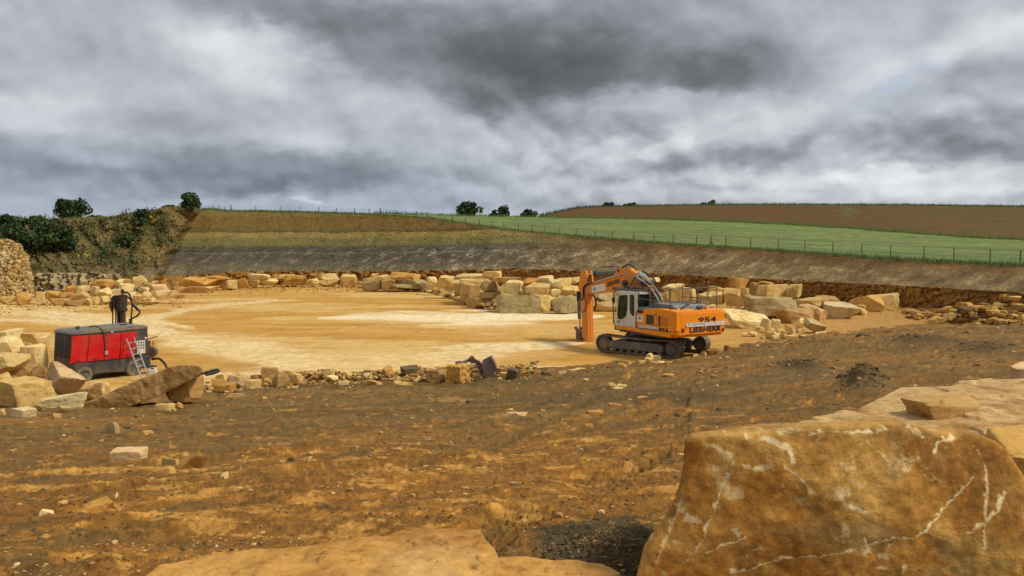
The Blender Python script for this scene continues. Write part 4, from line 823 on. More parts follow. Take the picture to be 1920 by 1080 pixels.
for k, bx_ in enumerate([(1562, 771, 1600, 783), (1590, 773, 1640, 785)]): stone_at('stone', bx_, 11.0, 'k', ['thin pinkish flake at the left tip of the wide slab', 'broken pinkish flakes on the edge of the wide slab'][k], cat='stone', depth=.25, chips=9)
# long slab propped over a rock in front of the compressor
zl = zc(0, 540, 4.0)
sl_ol = zl([(600, 905), (640, 860), (760, 810), (900, 745), (1050, 680), (1180, 630), (1280, 588), (1380, 570), (1500, 580), (1535, 630), (1490, 668), (1400, 705), (1320, 745), (1230, 790), (1120, 835), (1000, 880), (880, 930), (820, 935), (790, 900), (690, 945), (640, 930)])
SB = slabcol((.46, .29, .13), (.52, .34, .16), (.36, .21, .085))
pillow('stone_slab', sl_ol, d0=27.5, front=.10, back=.9, taper=.2, n=12, rough=.012, colf=SB, seed=14, label='long brown slab propped up at a slant in front of the ladder', category='stone slab')
stone_at('boulder', (312, 706, 382, 750), 28.0, 'b', 'brown rock holding up the right end of the slanting slab', depth=1.3)
for k, bx_ in enumerate([(291, 757, 326, 771), (328, 754, 344, 767)]): stone_at('stone', bx_, 24.5, 'tot'[k], ['tan stone below the slanting slab', 'small orange stone below the slanting slab', 'tan rock supporting the low end of the slanting slab'][k], cat='stone')
# ------------------------------------------------------------------ machine materials
M_OR = plain('orange paint', (.95, .30, .003), .45, 0, .10, (.42, .25, .09), .25, 1.4)
M_OR2 = plain('worn orange paint', (.80, .235, .005), .5, 0, .20, (.42, .27, .12), .22, 2.2)
M_WH = plain('cab white paint', (.66, .63, .56), .45, 0, .14, (.40, .31, .18), .4, 1.5)
M_GR = plain('dark grey paint', (.075, .08, .088), .5, 0, .22, (.22, .16, .08), .4, 1.6)
M_HD = plain('hood grey', (.13, .145, .16), .45, 0, .12, (.2, .16, .1), .5, 1.2)
M_TRK = plain('worn track steel', (.095, .085, .07), .6, .3, .5, (.28, .20, .11), .4, 2.2)
M_FRM = plain('track frame', (.10, .105, .105), .6, 0, .45, (.26, .19, .10), .3, 1.3)
M_BLK = plain('black rubber', (.022, .022, .023), .65, 0, .1, (.15, .11, .06), .3, 4)
M_CHR = plain('cylinder rod', (.62, .61, .58), .22, .9, .05)
M_ZN = plain('zinc pipe', (.50, .52, .48), .38, .5, .12)
M_RED = plain('red paint', (.54, .004, .008), .45, 0, .10, (.35, .12, .06), .22, 1.3)
M_CHA = plain('charcoal steel', (.032, .036, .044), .5, 0, .2, (.17, .13, .08), .4, 1.6)
M_ROOF = plain('compressor roof', (.115, .115, .118), .5, 0, .3, (.26, .21, .13), .4, 1.2)
M_ALU = plain('aluminium', (.58, .58, .56), .35, .75, .1)
M_SIGN = plain('white sign', (.80, .78, .74), .4, 0, .05)
M_INK = plain('black lettering', (.025, .017, .012), .5, 0, .03); M_INKG = plain('grey lettering', (.22, .22, .25), .5, 0, .03); M_INKL = plain('faint lettering', (.55, .50, .52), .5, 0, .02)
M_BL1 = plain('sign light blue', (.12, .38, .70), .5, 0, .02); M_BL2 = plain('sign dark blue', (.03, .06, .22), .5, 0, .02)
M_RFL = plain('red reflector', (.30, .012, .01), .3, 0, .05); M_GRL = plain('grille', (.20, .075, .022), .6, 0, .3, (.06, .04, .03))
M_RUST = plain('rusted steel', (.105, .058, .05), .6, .2, .5, (.20, .10, .05), .3, 3); M_BKT = plain('bucket plate', (.20, .165, .17), .5, .3, .3, (.20, .12, .08), .4, 3)
M_TYRE = plain('dusty tyre', (.11, .105, .085), .85, 0, .5, (.24, .20, .13), .2, 5); M_SEAT = plain('seat', (.012, .012, .014), .7, 0, .05); M_PLAS = plain('white plastic', (.74, .75, .76), .4, 0, .05)
M_DRL = plain('drill steel', (.055, .042, .030), .6, .2, .5, (.10, .075, .05), .35, 5)
def glass_mat():
    m, n, b = mat_new('tinted glass'); n.put(b.inputs['Base Color'], (.02, .035, .025)); b.inputs['Roughness'].default_value = .06
    t = n.new('ShaderNodeBsdfTransparent'); t.inputs[0].default_value = (.50, .60, .42, 1); mx = n.new('ShaderNodeMixShader'); mx.inputs[0].default_value = .40
    o = [q for q in n.n if q.type == 'OUTPUT_MATERIAL'][0]; n.l.new(t.outputs[0], mx.inputs[1]); n.l.new(b.outputs[0], mx.inputs[2]); n.l.new(mx.outputs[0], o.inputs[0]); return m
M_GLS = glass_mat()
def text_mesh(body, bold=.0, sx=1.0):
    cu = bpy.data.curves.new('lettering', 'FONT'); cu.body = body; cu.size = 1; cu.offset = bold; cu.extrude = .004; cu.resolution_u = 2; cu.space_character = sx
    o = bpy.data.objects.new('lettering', cu); col.objects.link(o); bpy.context.view_layer.update()
    me = o.evaluated_get(bpy.context.evaluated_depsgraph_get()).to_mesh(); v = np.array([q.co for q in me.vertices]); f = [tuple(p.vertices) for p in me.polygons]
    bpy.data.objects.remove(o); bpy.data.curves.remove(cu); return v, f
def lettering(body, org, ux, uz, box, mat, parent, name='lettering', bold=.02, slant=0.0, sp=1.0):
    """flat letters filling box (u0,v0,u1,v1) on the plane org + u*ux + v*uz"""
    v, f = text_mesh(body, bold, sp); lo, hi = v.min(0), v.max(0); u0, v0, u1, v1 = box
    ux, uz, org = map(Vector, (ux, uz, org)); nn = ux.cross(uz).normalized(); mb = MB(); pts = []
    for q in v:
        a = (q[0] - lo[0]) / (hi[0] - lo[0]); b = (q[1] - lo[1]) / (hi[1] - lo[1])
        pts.append(org + ux * (u0 + (u1 - u0) * a + slant * b) + uz * (v0 + (v1 - v0) * b) + nn * (.004 + float(q[2])))
    return mb.add(pts, f).build(name, mat, parent)
def logo(org, ux, uz, box, parent, rim=None):
    ux, uz, org = map(Vector, (ux, uz, org)); nn = ux.cross(uz).normalized(); u0, v0, u1, v1 = box; w, h = u1 - u0, v1 - v0
    fn = lambda p, q, t: org + ux * (u0 + p * w) + uz * (v0 + q * h) + nn * t
    MB().prism([(.05, .1), (.38, .95), (.58, .45), (.44, .45), (.34, .1)], fn, .003, .006).build('emblem', M_BL2, parent)
    MB().prism([(.44, .1), (.52, .42), (.66, .42), (.52, .95), (.70, .9), (.95, .1)], fn, .003, .006).build('emblem', M_BL1, parent)
# ------------------------------------------------------------------ excavator
EX = empty('excavator', (7.9, 45.0, 0), R(120), label='orange and white tracked excavator without a bucket, standing on the sand', cat='excavator')
EC, EF, EL = np.array([7.9, 45.0, 0]), np.array([-.5, .8660254, 0]), np.array([-.8660254, -.5, 0])
def zpix(z, x, y): return (1060 + x / 5.144, 480 + y / 5.144) if z == 7 else (1060 + x / 9, 480 + y / 9)
def on_side(z, x, y, lat):                 # photo point -> (forward, height) in the plane left = lat
    px, py = zpix(z, x, y); r = ray(px, py); o = np.array([0, 0, EYE]) - EC; s = (lat - o @ EL) / (r @ EL); p = o + r * s; return float(p @ EF), float(p[2])
def on_rear(x, y, fw):
    px, py = zpix(7, x, y); r = ray(px, py); o = np.array([0, 0, EYE]) - EC; s = (fw - o @ EF) / (r @ EF); p = o + r * s; return float(p @ EL), float(p[2])
side = lambda lat: (lambda p, q, t: (p, lat + t, q))
# tracks
UC = R(20.3); MU = Matrix.Rotation(UC, 4, 'Z')
def track(yc, name='track'):
    b = MB(); Rr, L = .47, 2.14; zc_ = .52; path = []
    per = 4 * L + 2 * math.pi * Rr; n = 50
    for k in range(n):
        s = per * k / n
        if s < 2 * L: x, z, a = -L + s, zc_ + Rr, 0 
        elif s < 2 * L + math.pi * Rr: a = (s - 2 * L) / Rr; x, z = L + Rr * math.sin(a), zc_ + Rr * math.cos(a)
        elif s < 4 * L + math.pi * Rr: x, z, a = L - (s - 2 * L - math.pi * Rr), zc_ - Rr, math.pi
        else: a = math.pi + (s - 4 * L - math.pi * Rr) / Rr; x, z = -L + Rr * math.sin(a), zc_ + Rr * math.cos(a)
        if s < 2 * L: z -= .035 * math.sin(math.pi * s / (2 * L)) * 1.6
        M = MU @ Matrix.Translation((x, yc, z)) @ Matrix.Rotation(a, 4, 'Y')
        b.box((-.085, -.3, -.02), (.088, .3, .025), M); b.box((-.03, -.29, .025), (-.005, .29, .045), M); b.box((-.09, -.12, -.09), (.09, .12, -.02), M)
    nb = 64; v_, f_ = [], []
    for k in range(nb):
        s = per * k / nb
        if s < 2 * L: x, z, ux_, uz_ = -L + s, zc_ + Rr - .056 * math.sin(math.pi * s / (2 * L)), 0, 1
        elif s < 2 * L + math.pi * Rr: a = (s - 2 * L) / Rr; x, z, ux_, uz_ = L + Rr * math.sin(a), zc_ + Rr * math.cos(a), math.sin(a), math.cos(a)
        elif s < 4 * L + math.pi * Rr: x, z, ux_, uz_ = L - (s - 2 * L - math.pi * Rr), zc_ - Rr, 0, -1
        else: a = math.pi + (s - 4 * L - math.pi * Rr) / Rr; x, z, ux_, uz_ = -L + Rr * math.sin(a), zc_ + Rr * math.cos(a), math.sin(a), math.cos(a)
        for y_, r_ in ((-.3, .012), (.3, .012), (.3, -.06), (-.3, -.06)): v_.append(MU @ Vector((x + ux_ * r_, yc + y_, z + uz_ * r_)))
    for k in range(nb):
        for j in range(4): f_.append((k * 4 + j, k * 4 + (j + 1) % 4, ((k + 1) % nb) * 4 + (j + 1) % 4, ((k + 1) % nb) * 4 + j))
    b.add(v_, f_); o = b.build(name, M_TRK, EX)
    sg = 1 if yc > 0 else -1
    f = MB(); ya, yb_ = yc - .2, yc + .2
    f.prism([(-1.62, .32), (-1.62, .60), (-1.30, .74), (1.45, .74), (1.80, .62), (1.80, .36), (1.5, .28), (-1.3, .28)], lambda p, q, t: MU @ Vector((p, t, q)), ya - .06, yb_ + .06)
    f.build('track_frame', M_FRM, o, .02)
    for sx, nm, rr in ((L, 'idler', .40), (-L, 'sprocket', .38)):
        w = MB(); c0 = MU @ Vector((sx, yc - .2, zc_)); c1 = MU @ Vector((sx, yc + .2, zc_)); w.cyl(c0, c1, rr, 24); w.cyl(MU @ Vector((sx, yc - .27, zc_)), MU @ Vector((sx, yc + .27, zc_)), rr * .72, 20); w.build(nm, M_FRM if nm == 'idler' else M_GR, o, .015)
    for k in range(7):
        x = -1.4 + k * .48; w = MB(); w.cyl(MU @ Vector((x, yc - .2, .22)), MU @ Vector((x, yc + .2, .22)), .12, 14); w.build('roller', M_TRK, o)
    for x in (-.7, .8): w = MB(); w.cyl(MU @ Vector((x, yc - .15, .84)), MU @ Vector((x, yc + .15, .84)), .09, 12); w.build('roller', M_FRM, o)
track(1.42); track(-1.72)
b = MB(); b.box((-1.0, -1.2, .45), (1.0, 1.2, .98), MU); b.box((-1.5, -1.25, .4), (-.8, 1.25, .75), MU); b.box((.8, -1.25, .4), (1.5, 1.25, .75), MU); b.build('undercarriage_frame', M_CHA, EX, .04)
MB().cyl((0, 0, .98), (0, 0, 1.22), .75, 32).build('slewing_ring', M_CHA, EX)
# upper structure
dk = MB(); dk.box((-2.5, -1.95, 1.22), (1.62, 1.42, 1.50)); dk.box((-2.4, -1.3, 1.14), (1.3, 1.3, 1.23)); dk.build('deck', M_GR, EX, .02)
s_ = lambda x, y: on_side(7, x, y, 1.5)
sill = MB().prism([s_(488, 672), s_(683, 695), s_(900, 722), s_(1018, 736), s_(1018, 792), s_(770, 748), s_(590, 715), s_(490, 703)], side(1.40), 0, .11).build('side_sill', M_OR, EX, .015)
for k in range(5):
    t, z = s_(560 + 85 * k, 700 + 14.5 * k); MB().cyl((t, 1.50, z), (t, 1.518, z), .03, 8).build('bolt', M_BLK, sill)
cov = MB().prism([s_(748, 510), s_(905, 512), s_(1062, 540), s_(1062, 738), s_(683, 692), s_(682, 552), s_(744, 556)], side(-.2), 0, 1.68).build('engine_cover', M_OR, EX, .05)
def rect_side(x0, y0, x1, y1, lat, dz=0):
    a, c, d, e = on_side(7, x0, y0, lat), on_side(7, x1, y0, lat), on_side(7, x1, y1, lat), on_side(7, x0, y1, lat); return a, c, d, e
for (x0, ya, yb_, x1, yc_, yd) in ((778, 562, 658, 850, 572, 664), (895, 578, 676, 995, 588, 686)):
    A, B_, C_, D_ = s_(x0, ya), s_(x1, yc_), s_(x1, yd), s_(x0, yb_)
    g = MB().prism([A, B_, C_, D_], side(1.478), 0, .012).build('grille', M_GRL, cov); sl = MB()
    for k in range(12):
        f0 = (k + .5) / 12; za_, zb_ = lerp(A[1], D_[1], f0), lerp(B_[1], C_[1], f0); sl.tube([(A[0], 1.494, za_), (B_[0], 1.494, zb_)], .011, 5)
    sl.build('slat', M_CHA, g)
for x in (872, 852):
    pass
MB().prism([s_(871, 535), s_(874, 535), s_(874, 700), s_(871, 700)], side(1.478), 0, .006).build('door_gap', M_CHA, cov)
for x, y in ((860, 567), (874, 567), (860, 668), (875, 668), (690, 648)): t, z = s_(x, y); MB().cyl((t, 1.478, z), (t, 1.50, z), .03, 8).build('latch', M_BLK, cov)
sg1 = MB().prism([s_(689, 571), s_(746, 573), s_(746, 637), s_(689, 632)], side(1.478), 0, .014).build('sign', M_SIGN, EX)
A, B_ = s_(689, 632), s_(746, 637); w_ = abs(A[0] - B_[0]); h_ = s_(689, 571)[1] - A[1]
logo((A[0], 1.492, A[1]), (-1, 0, 0), (0, 0, 1), (w_ * .15, h_ * .35, w_ * .85, h_ * .92), sg1)
MB().prism([s_(718, 664), s_(885, 684), s_(900, 712), s_(902, 720), s_(706, 694)], side(1.50), .012, .02).build('stripe', M_WH, cov)
MB().prism([s_(706, 690), s_(895, 710), s_(895, 722), s_(690, 696)], side(1.50), .022, .03).build('stripe', M_GR, cov)
A, B_ = s_(905, 732), s_(993, 742); lettering('954', (A[0], 1.512, A[1]), Vector((B_[0] - A[0], 0, B_[1] - A[1])).normalized(), (0, 0, 1), (0, 0, abs(B_[0] - A[0]), .235), M_INK, cov, bold=.03)
A = s_(1000, 738); lettering('c', (A[0], 1.512, A[1]), (-1, 0, 0), (0, 0, 1), (0, 0, .10, .11), M_INK, cov)
A = s_(998, 722); MB().box((A[0] - .1, 1.503, A[1]), (A[0], 1.512, A[1] + .1)).build('sticker', M_SIGN, cov)
# counterweight
pl = [(-2.35, 1.5)]
for k in range(9): a = R(90 * k / 8); pl.append((-3.25 - .42 * math.sin(a), 1.08 + .42 * math.cos(a)))
pl += [(-3.69, .5), (-3.70, -.3), (-3.69, -1.1)]
for k in range(9): a = R(90 - 90 * k / 8); pl.append((-3.25 - .42 * math.sin(a), -1.73 - .42 * math.cos(a)))
pl += [(-2.35, -2.15)]
cw = MB().prism(pl, lambda p, q, t: (p, q, t), 1.27, 2.62).build('counterweight', M_OR, EX, .13)
rr_ = lambda x, y: on_rear(x, y, -3.71)
def rear_text(body, x0, ytop, x1, ybot, mat, parent, bold=.03, fw=-3.705, sp=1.0):
    a, b_ = on_rear(x0, ybot, fw), (on_rear(x1, ytop, fw)[0], on_rear(x0, ytop, fw)[1]); return lettering(body, (fw, a[0], a[1]), (0, -1, 0), (0, 0, 1), (0, 0, a[0] - b_[0], b_[1] - a[1]), mat, parent, bold=bold, sp=sp)
rear_text('954', 1282, 592, 1455, 642, M_INK, cw, .02, sp=1.0)
rear_text('LIEBHERR', 1200, 690, 1503, 742, M_INK, cw, .035, sp=1.05)
a, c = on_rear(1168, 690, -3.71), (on_rear(1530, 634, -3.71)[0], on_rear(1168, 650, -3.71)[1])
sgn = MB().box((-3.722, c[0], a[1] + .02), (-3.702, a[0], c[1])).build('sign', M_SIGN, EX)
wv = a[0] - c[0]; lettering('S', (-3.722, a[0], a[1] + .05), (0, -1, 0), (0, 0, 1), (wv * .03, .02, wv * .085, .19), M_INKG, sgn, bold=0)
lettering('TAMFORD', (-3.722, a[0], a[1] + .05), (0, -1, 0), (0, 0, 1), (wv * .095, .02, wv * .52, .15), M_INKG, sgn, bold=0); lettering('STONE Co', (-3.722, a[0], a[1] + .05), (0, -1, 0), (0, 0, 1), (wv * .56, .02, wv * .95, .17), M_INKL, sgn, bold=0)
for x0, x1, y0_, y1_ in ((1120, 1146, 698, 738), (1510, 1528, 690, 726)):
    a, c = on_rear(x0, y1_, -3.66), on_rear(x1, y0_, -3.66); MB().box((-3.70, c[0], a[1]), (-3.55, a[0], c[1])).build('reflector', M_RFL, cw)
a, c = on_rear(1168, 757, -3.7), on_rear(1500, 738, -3.7); MB().box((-3.715, c[0], a[1]), (-3.68, a[0], a[1] + .03)).build('rib', M_OR, cw)
for y in (.75, -1.3): MB().prism([(-3.15, 2.6), (-3.0, 2.75), (-2.9, 2.75), (-2.75, 2.6)], lambda p, q, t: (p, y + t, q), -.05, .05).build('lifting_lug', M_OR, cw)
MB().tube([(-3.0, .55, 2.62), (-3.0, .5, 2.74), (-3.06, .3, 2.86), (-3.12, .12, 2.93)], .055, 12).build('exhaust_pipe', M_RUST, EX)
bm_ = MB(); bm_.cyl((-3.1, -.65, 2.62), (-3.1, -.65, 2.72), .05, 12); bm_.tube([(-3.14, -.45, 2.74), (-3.14, -.65, 2.77), (-3.14, -.85, 2.76)], [.09, .12, .08], 12); bm_.build('camera_housing', M_CHA, EX, .02)
# hood and rail
h = MB(); h.prism([(-.35, 2.60), (-.55, 2.72), (-1.0, 2.88), (-2.7, 2.88), (-2.95, 2.62)], lambda p, q, t: (p, t, q), -1.5, .85); h.box((-2.75, -2.05, 2.45), (-.35, 1.40, 2.64)); hood = h.build('hood', M_HD, EX, .04)
tr = MB(); 
for k in range(9): tr.box((-2.5 + k * .2, -1.35, 2.885), (-2.38 + k * .2, -.5, 2.90))
tr.build('tread_plate', M_GR, hood)
rail = MB(); zt, zm = 3.78, 3.12; yl, yr, xr, xf = 1.32, -1.95, -3.05, -.35
rad = .024
for a_, b_ in (((xr, yl, zt), (xr, yr, zt)), ((xr, yl, zm), (xr, yr, zm)), ((xr, yl, zt), (.55, yl, zt)), ((xr, yl, zm), (.55, yl, zm)), ((xr, yr, zt), (xf, yr, zt)), ((xr, yr, zm), (xf, yr, zm)), ((xr, yl, 2.62), (xr, yl, zt)), ((xr, yr, 2.62), (xr, yr, zt)),
               ((-1.6, yr, 2.6), (-1.6, yr, zt)), ((xf, yr, 2.6), (xf, yr, zt)), ((-2.3, yr, zm), (-2.3, yr, zt)), ((-2.4, yr, zm), (-2.4, yr, zt)), ((-1.4, yl, 2.6), (-1.4, yl, zt)), ((-2.95, yl, zm), (-2.95, yl, zt)), ((xr, -.1, zm), (xr, -.1, zt)), ((xr, -.55, zm), (xr, -.55, zt)), ((.55, yl, zm), (.55, yl, zt)), ((-.45, yl, 3.0), (-.45, yl, zt))):
    rail.tube([a_, b_], rad, 8)
rail.build('guard_rail', M_GR, EX)
# cab
c_ = lambda x, y: on_side(7, x, y, 1.5); c8 = lambda x, y: on_side(8, x, y, 1.5)
door_ol = [c_(497, 395), c_(512, 356), c_(600, 358), c_(683, 362), c_(678, 560), c_(675, 692), c_(590, 682), c_(490, 668)]
win1 = [c8(905, 700), c8(925, 672), c8(1040, 668), c8(1050, 690), c8(1042, 900), c8(1025, 1000), c8(985, 1045), c8(930, 1062), c8(893, 1050), c8(880, 1000), c8(885, 900)]
win2 = [c8(1088, 660), c8(1150, 664), c8(1160, 690), c8(1160, 1000), c8(1135, 1008), c8(1100, 960), c8(1086, 900)]
cab = MB().prism(door_ol, side(1.44), 0, .06, [win1, win2])
t0, t1, z0c, z1c = -.42, 1.5, 1.5, 3.40
cab.box((t0, .42, 1.44), (t1, 1.46, 1.56)); cab.box((t0, .42, 3.34), (t1 - .12, 1.49, 3.46))
for (xa, ya_) in ((t0, 1.36), (t0, .42), (t1 - .16, 1.36), (t1 - .16, .42)): cab.box((xa, ya_, 1.5), (xa + .09, ya_ + .08, 3.36))
cab.box((t0, .42, 1.5), (t0 + .05, 1.44, 2.35)); cab.box((t0, .40, 1.5), (t1, .44, 2.2))
cabo = cab.build('cab', M_WH, EX, .02)
for w_, nm in ((win1, 'door_window'), (win2, 'side_window')):
    pn_ = MB().prism(w_, side(1.455), 0, .008).build(nm, M_GLS, cabo)
    cc_ = np.mean(w_, 0); MB().prism([tuple(cc_ + (np.array(p) - cc_) * 1.05) for p in w_], side(1.497), 0, .008, [[tuple(cc_ + (np.array(p) - cc_) * .97) for p in w_]]).build('window_seal', M_BLK, pn_)
MB().box((t0 + .01, .55, 2.4), (t0 + .018, 1.34, 3.28)).build('rear_window', M_GLS, cabo)
rf = MB(); rf.box((t0 - .006, .5, 2.35), (t0 + .03, .56, 3.33)); rf.box((t0 - .006, 1.32, 2.35), (t0 + .03, 1.38, 3.33)); rf.build('window_frame', M_CHA, cabo)
MB().box((t1 - .1, .52, 1.75), (t1 - .09, 1.4, 3.3)).build('windscreen', M_GLS, cabo); MB().box((.0, .42, 2.25), (1.3, .43, 3.3)).build('side_window', M_GLS, cabo)
MB().prism([s_(676, 400), s_(677, 400), s_(672, 690), s_(671, 690)], side(1.50), .001, .006).build('door_gap', M_CHA, cabo)
MB().tube([c_(490, 360), c_(478, 400), c_(474, 520), c_(474, 610), c_(482, 660)] and [(1.58, 1.46, 3.35), (1.66, 1.46, 3.0), (1.68, 1.46, 2.4), (1.62, 1.46, 1.7), (1.5, 1.46, 1.5)], .03, 8).build('handrail', M_GR, cabo)
a = c_(514, 634); MB().box((a[0] - .09, 1.50, a[1] - .04), (a[0] + .09, 1.52, a[1] + .04)).build('door_handle', M_BLK, cabo)
seat = MB(); seat.box((.1, .7, 1.95), (.65, 1.2, 2.1)); seat.box((.0, .7, 2.05), (.16, 1.2, 2.9)); seat.box((.02, .8, 2.9), (.14, 1.1, 3.12)); seat.build('seat', M_SEAT, cabo, .03)
gd = MB(); gd.box((-.5, .38, 3.50), (1.75, .46, 3.62)); gd.box((-.5, 1.40, 3.50), (1.75, 1.48, 3.62)); gd.box((1.55, .38, 3.50), (1.75, 1.48, 3.70))
for k in range(6): gd.box((-.4 + k * .38, .46, 3.53), (-.33 + k * .38, 1.40, 3.59))
gd.build('roof_guard', M_GR, cabo, .01)
gg_ = MB()
for k in range(8): gg_.tube([(1.72, .45 + k * .14, 3.5), (1.72, .45 + k * .14, 1.6)], .014, 6)
for k in range(5): gg_.tube([(1.72, .42, 1.7 + k * .4), (1.72, 1.46, 1.7 + k * .4)], .014, 6)
gg_.build('window_guard', M_GR, cabo)
mr = MB(); mr.box((1.45, 1.52, 2.75), (1.5, 1.68, 3.08)); mr.tube([(1.5, 1.46, 3.1), (1.5, 1.6, 3.0)], .015, 6); mr.build('mirror', M_BLK, cabo, .015)
# boom
BL = .30; bb = lambda x, y: on_side(8, x, y, BL)
boom_ol = [(335, 640), (318, 560), (340, 515), (480, 445), (620, 402), (760, 355), (830, 300), (865, 215), (960, 211), (1060, 208), (1075, 240), (1180, 290), (1280, 400), (1380, 600), (1470, 1000), (1420, 1085), (1360, 1060), (1260, 780), (1160, 590), (1080, 500), (1010, 470), (945, 520), (850, 590), (840, 615), (600, 622), (470, 632)]
boom = MB().prism([bb(*p) for p in boom_ol], side(BL), -.60, 0).build('boom', M_OR2, EX, .03)
def boomsign(pts, lat=BL): return [on_side(8, x, y, lat) for x, y in pts]
sq = boomsign([(445, 512), (672, 458), (685, 580), (457, 620)])
sb = MB().prism(sq, side(BL), .004, .02).build('sign', M_SIGN, boom)
A, B_ = Vector((sq[3][0], BL + .02, sq[3][1])), Vector((sq[2][0], BL + .02, sq[2][1])); ux = (B_ - A).normalized(); L_ = (B_ - A).length; up = Vector((0, 0, 1)); up = (up - ux * up.dot(ux)).normalized()
logo(A, ux, up, (L_ * .06, .06, L_ * .36, .36), sb)
M_PNK = plain('faded sign print', (.62, .42, .45), .5, 0, .02); MB().prism([(L_ * .42, .26), (L_ * .9, .26), (L_ * .9, .30), (L_ * .42, .30)], lambda p, q, t: A + ux * p + up * q + Vector((0, t, 0)), .003, .006).build('print', M_PNK, sb)
MB().prism([(L_ * .42, .14), (L_ * .85, .14), (L_ * .85, .17), (L_ * .42, .17)], lambda p, q, t: A + ux * p + up * q + Vector((0, t, 0)), .003, .006).build('print', M_PNK, sb)
q0, q1, q2 = boomsign([(705, 522), (930, 452), (705, 462)]); A = Vector((q0[0], BL + .004, q0[1])); B_ = Vector((q1[0], BL + .004, q1[1])); ux = (B_ - A).normalized(); up = Vector((0, 0, 1)); up = (up - ux * up.dot(ux)).normalized()
lettering('LIEBHERR', A, ux, up, (0, 0, (B_ - A).length, .27), M_INK, boom, bold=.03)
MB().cyl((bb(895, 245)[0], BL - .62, bb(895, 245)[1]), (bb(895, 245)[0], BL + .03, bb(895, 245)[1]), .10, 16).build('pin', M_RUST, boom)
wl = bb(1030, 455); MB().tube([(wl[0] + .02, BL + .02, wl[1] - .15), (wl[0], BL + .16, wl[1]), (wl[0] - .05, BL + .18, wl[1] + .12)], [.12, .17, .15], 14).build('work_light', M_CHA, boom, 0)
# stick and its rams
SL = .26; ss_ = lambda x, y: on_side(8, x, y, SL); s7 = lambda x, y: on_side(7, x, y, SL)
st_ol = [ss_(262, 246), ss_(340, 248), ss_(356, 330), ss_(372, 470), ss_(362, 600), ss_(368, 700), ss_(370, 1000), s7(216, 700), s7(214, 826), s7(164, 828), s7(160, 700), ss_(276, 1060), ss_(270, 650), ss_(235, 590), ss_(205, 520), ss_(224, 470)]
stick = MB().prism(st_ol, side(SL), -.17, 0).prism(st_ol[:4] + [ss_(330, 520), ss_(215, 520)], side(-.27), 0, .15).prism([ss_(362, 600), ss_(368, 700), ss_(370, 1000), s7(216, 700), s7(214, 826), s7(164, 828), s7(160, 700), ss_(276, 1060), ss_(270, 650), ss_(235, 600)], side(SL), -.46, -.17).build('stick', M_OR2, EX, .02)
p0, p1 = on_side(8, 325, 300, 0), on_side(8, 870, 262, 0)
def lp(a, b, t): return (a[0] + (b[0] - a[0]) * t, a[1] + (b[1] - a[1]) * t)
def ram(a, b, f, lat, r, nm, par):
    m_ = lp(a, b, f); MB().tube([(m_[0], lat, m_[1]), (b[0], lat, b[1])], r, 16).build(nm, M_GR, par, 0)
    o = col.objects[-1] if False else None
    MB().tube([(a[0], lat, a[1]), (m_[0], lat, m_[1])], r * .48, 12).build('ram_rod', M_CHR, par); MB().tube([(m_[0], lat, m_[1]), lp3(m_, lp(a, b, f + .06), lat)], r * 1.25, 16).build('ram_gland', M_CHA, par)
def lp3(a, b, lat): return (b[0], lat, b[1])
ram((p0[0], p0[1] - .05), (p1[0] + .1, p1[1] - .08), .36, 0.0, .16, 'stick_ram', boom)
tp = [(bb(560, 205)[0], .12, bb(560, 205)[1] + .05), (bb(700, 200)[0], .12, bb(700, 200)[1] + .06), (bb(860, 195)[0], .12, bb(860, 195)[1] + .04)]; MB().tube(tp, .025, 6).build('ram_pipe', M_BLK, boom)
s0 = lambda x, y: on_side(8, x, y, 0); bx0, bx1 = s0(230, 610), s0(242, 1060); MB().tube([(bx0[0], 0, bx0[1]), (bx1[0], 0, bx1[1])], .125, 14).build('bucket_ram', M_GR, stick); e_ = on_side(7, 140, 690, 0); MB().tube([(bx1[0], 0, bx1[1]), (e_[0], 0, e_[1])], .06, 10).build('ram_rod', M_CHR, stick)
MB().tube([(bx0[0], 0, bx0[1] + .05), (bx0[0], 0, bx0[1] - .6)], [.17, .15], 10).build('ram_gland', M_BLK, stick)
s7 = lambda x, y: on_side(7, x, y, .1)
lk = [s7(95, 690), s7(115, 678), s7(150, 712), s7(172, 745), s7(160, 760), s7(128, 735), s7(112, 712)]; lower = [s7(108, 700), s7(150, 720), s7(160, 800), s7(150, 824), s7(112, 822), s7(108, 790)]
MB().prism(lk, side(.24), -.10, 0).prism(lk, side(-.14), -.10, 0).prism(lower, side(.16), -.34, 0).build('bucket_link', M_GR, stick, .015)
pv = s7(188, 800); MB().cyl((pv[0], -.33, pv[1]), (pv[0], .30, pv[1]), .09, 14).build('pin', M_RUST, stick)
# boom rams and pipes
for y in (-.42, .42): MB().tube([(1.35, y, 1.55), (1.9, y, 2.6)], .15, 14).tube([(1.9, y, 2.6), (2.55, y, 3.6)], .075, 10).build('boom_ram', M_GR, EX)
hp = MB()
for k, y in enumerate(np.linspace(-.30, .24, 9)):
    A_ = bb(1150 + k * 6, 265 + 4 * k); B2 = bb(1345 + 14 * k, 545 - 8 * k); C2 = bb(1430 + 22 * k, 700); D2 = bb(1450 + 26 * k, 860)
    hp.tube([(A_[0], y, A_[1] + .06), (lerp(A_[0], B2[0], .5), y, lerp(A_[1], B2[1], .5) + .14), (B2[0], y, B2[1] + .06), (C2[0], y, C2[1]), (D2[0], y, D2[1])], .027, 7)
    A_ = bb(1190 + 8 * k, 300 + 6 * k); hp.tube([(A_[0], y + .33, A_[1]), (B2[0] - .1, y + .33, B2[1] - .05), (C2[0] - .15, y + .33, C2[1] - .1), (D2[0] - .2, y + .33, D2[1])], .025, 7)
hp.build('hydraulic_pipes', M_ZN, EX)
clp = MB()
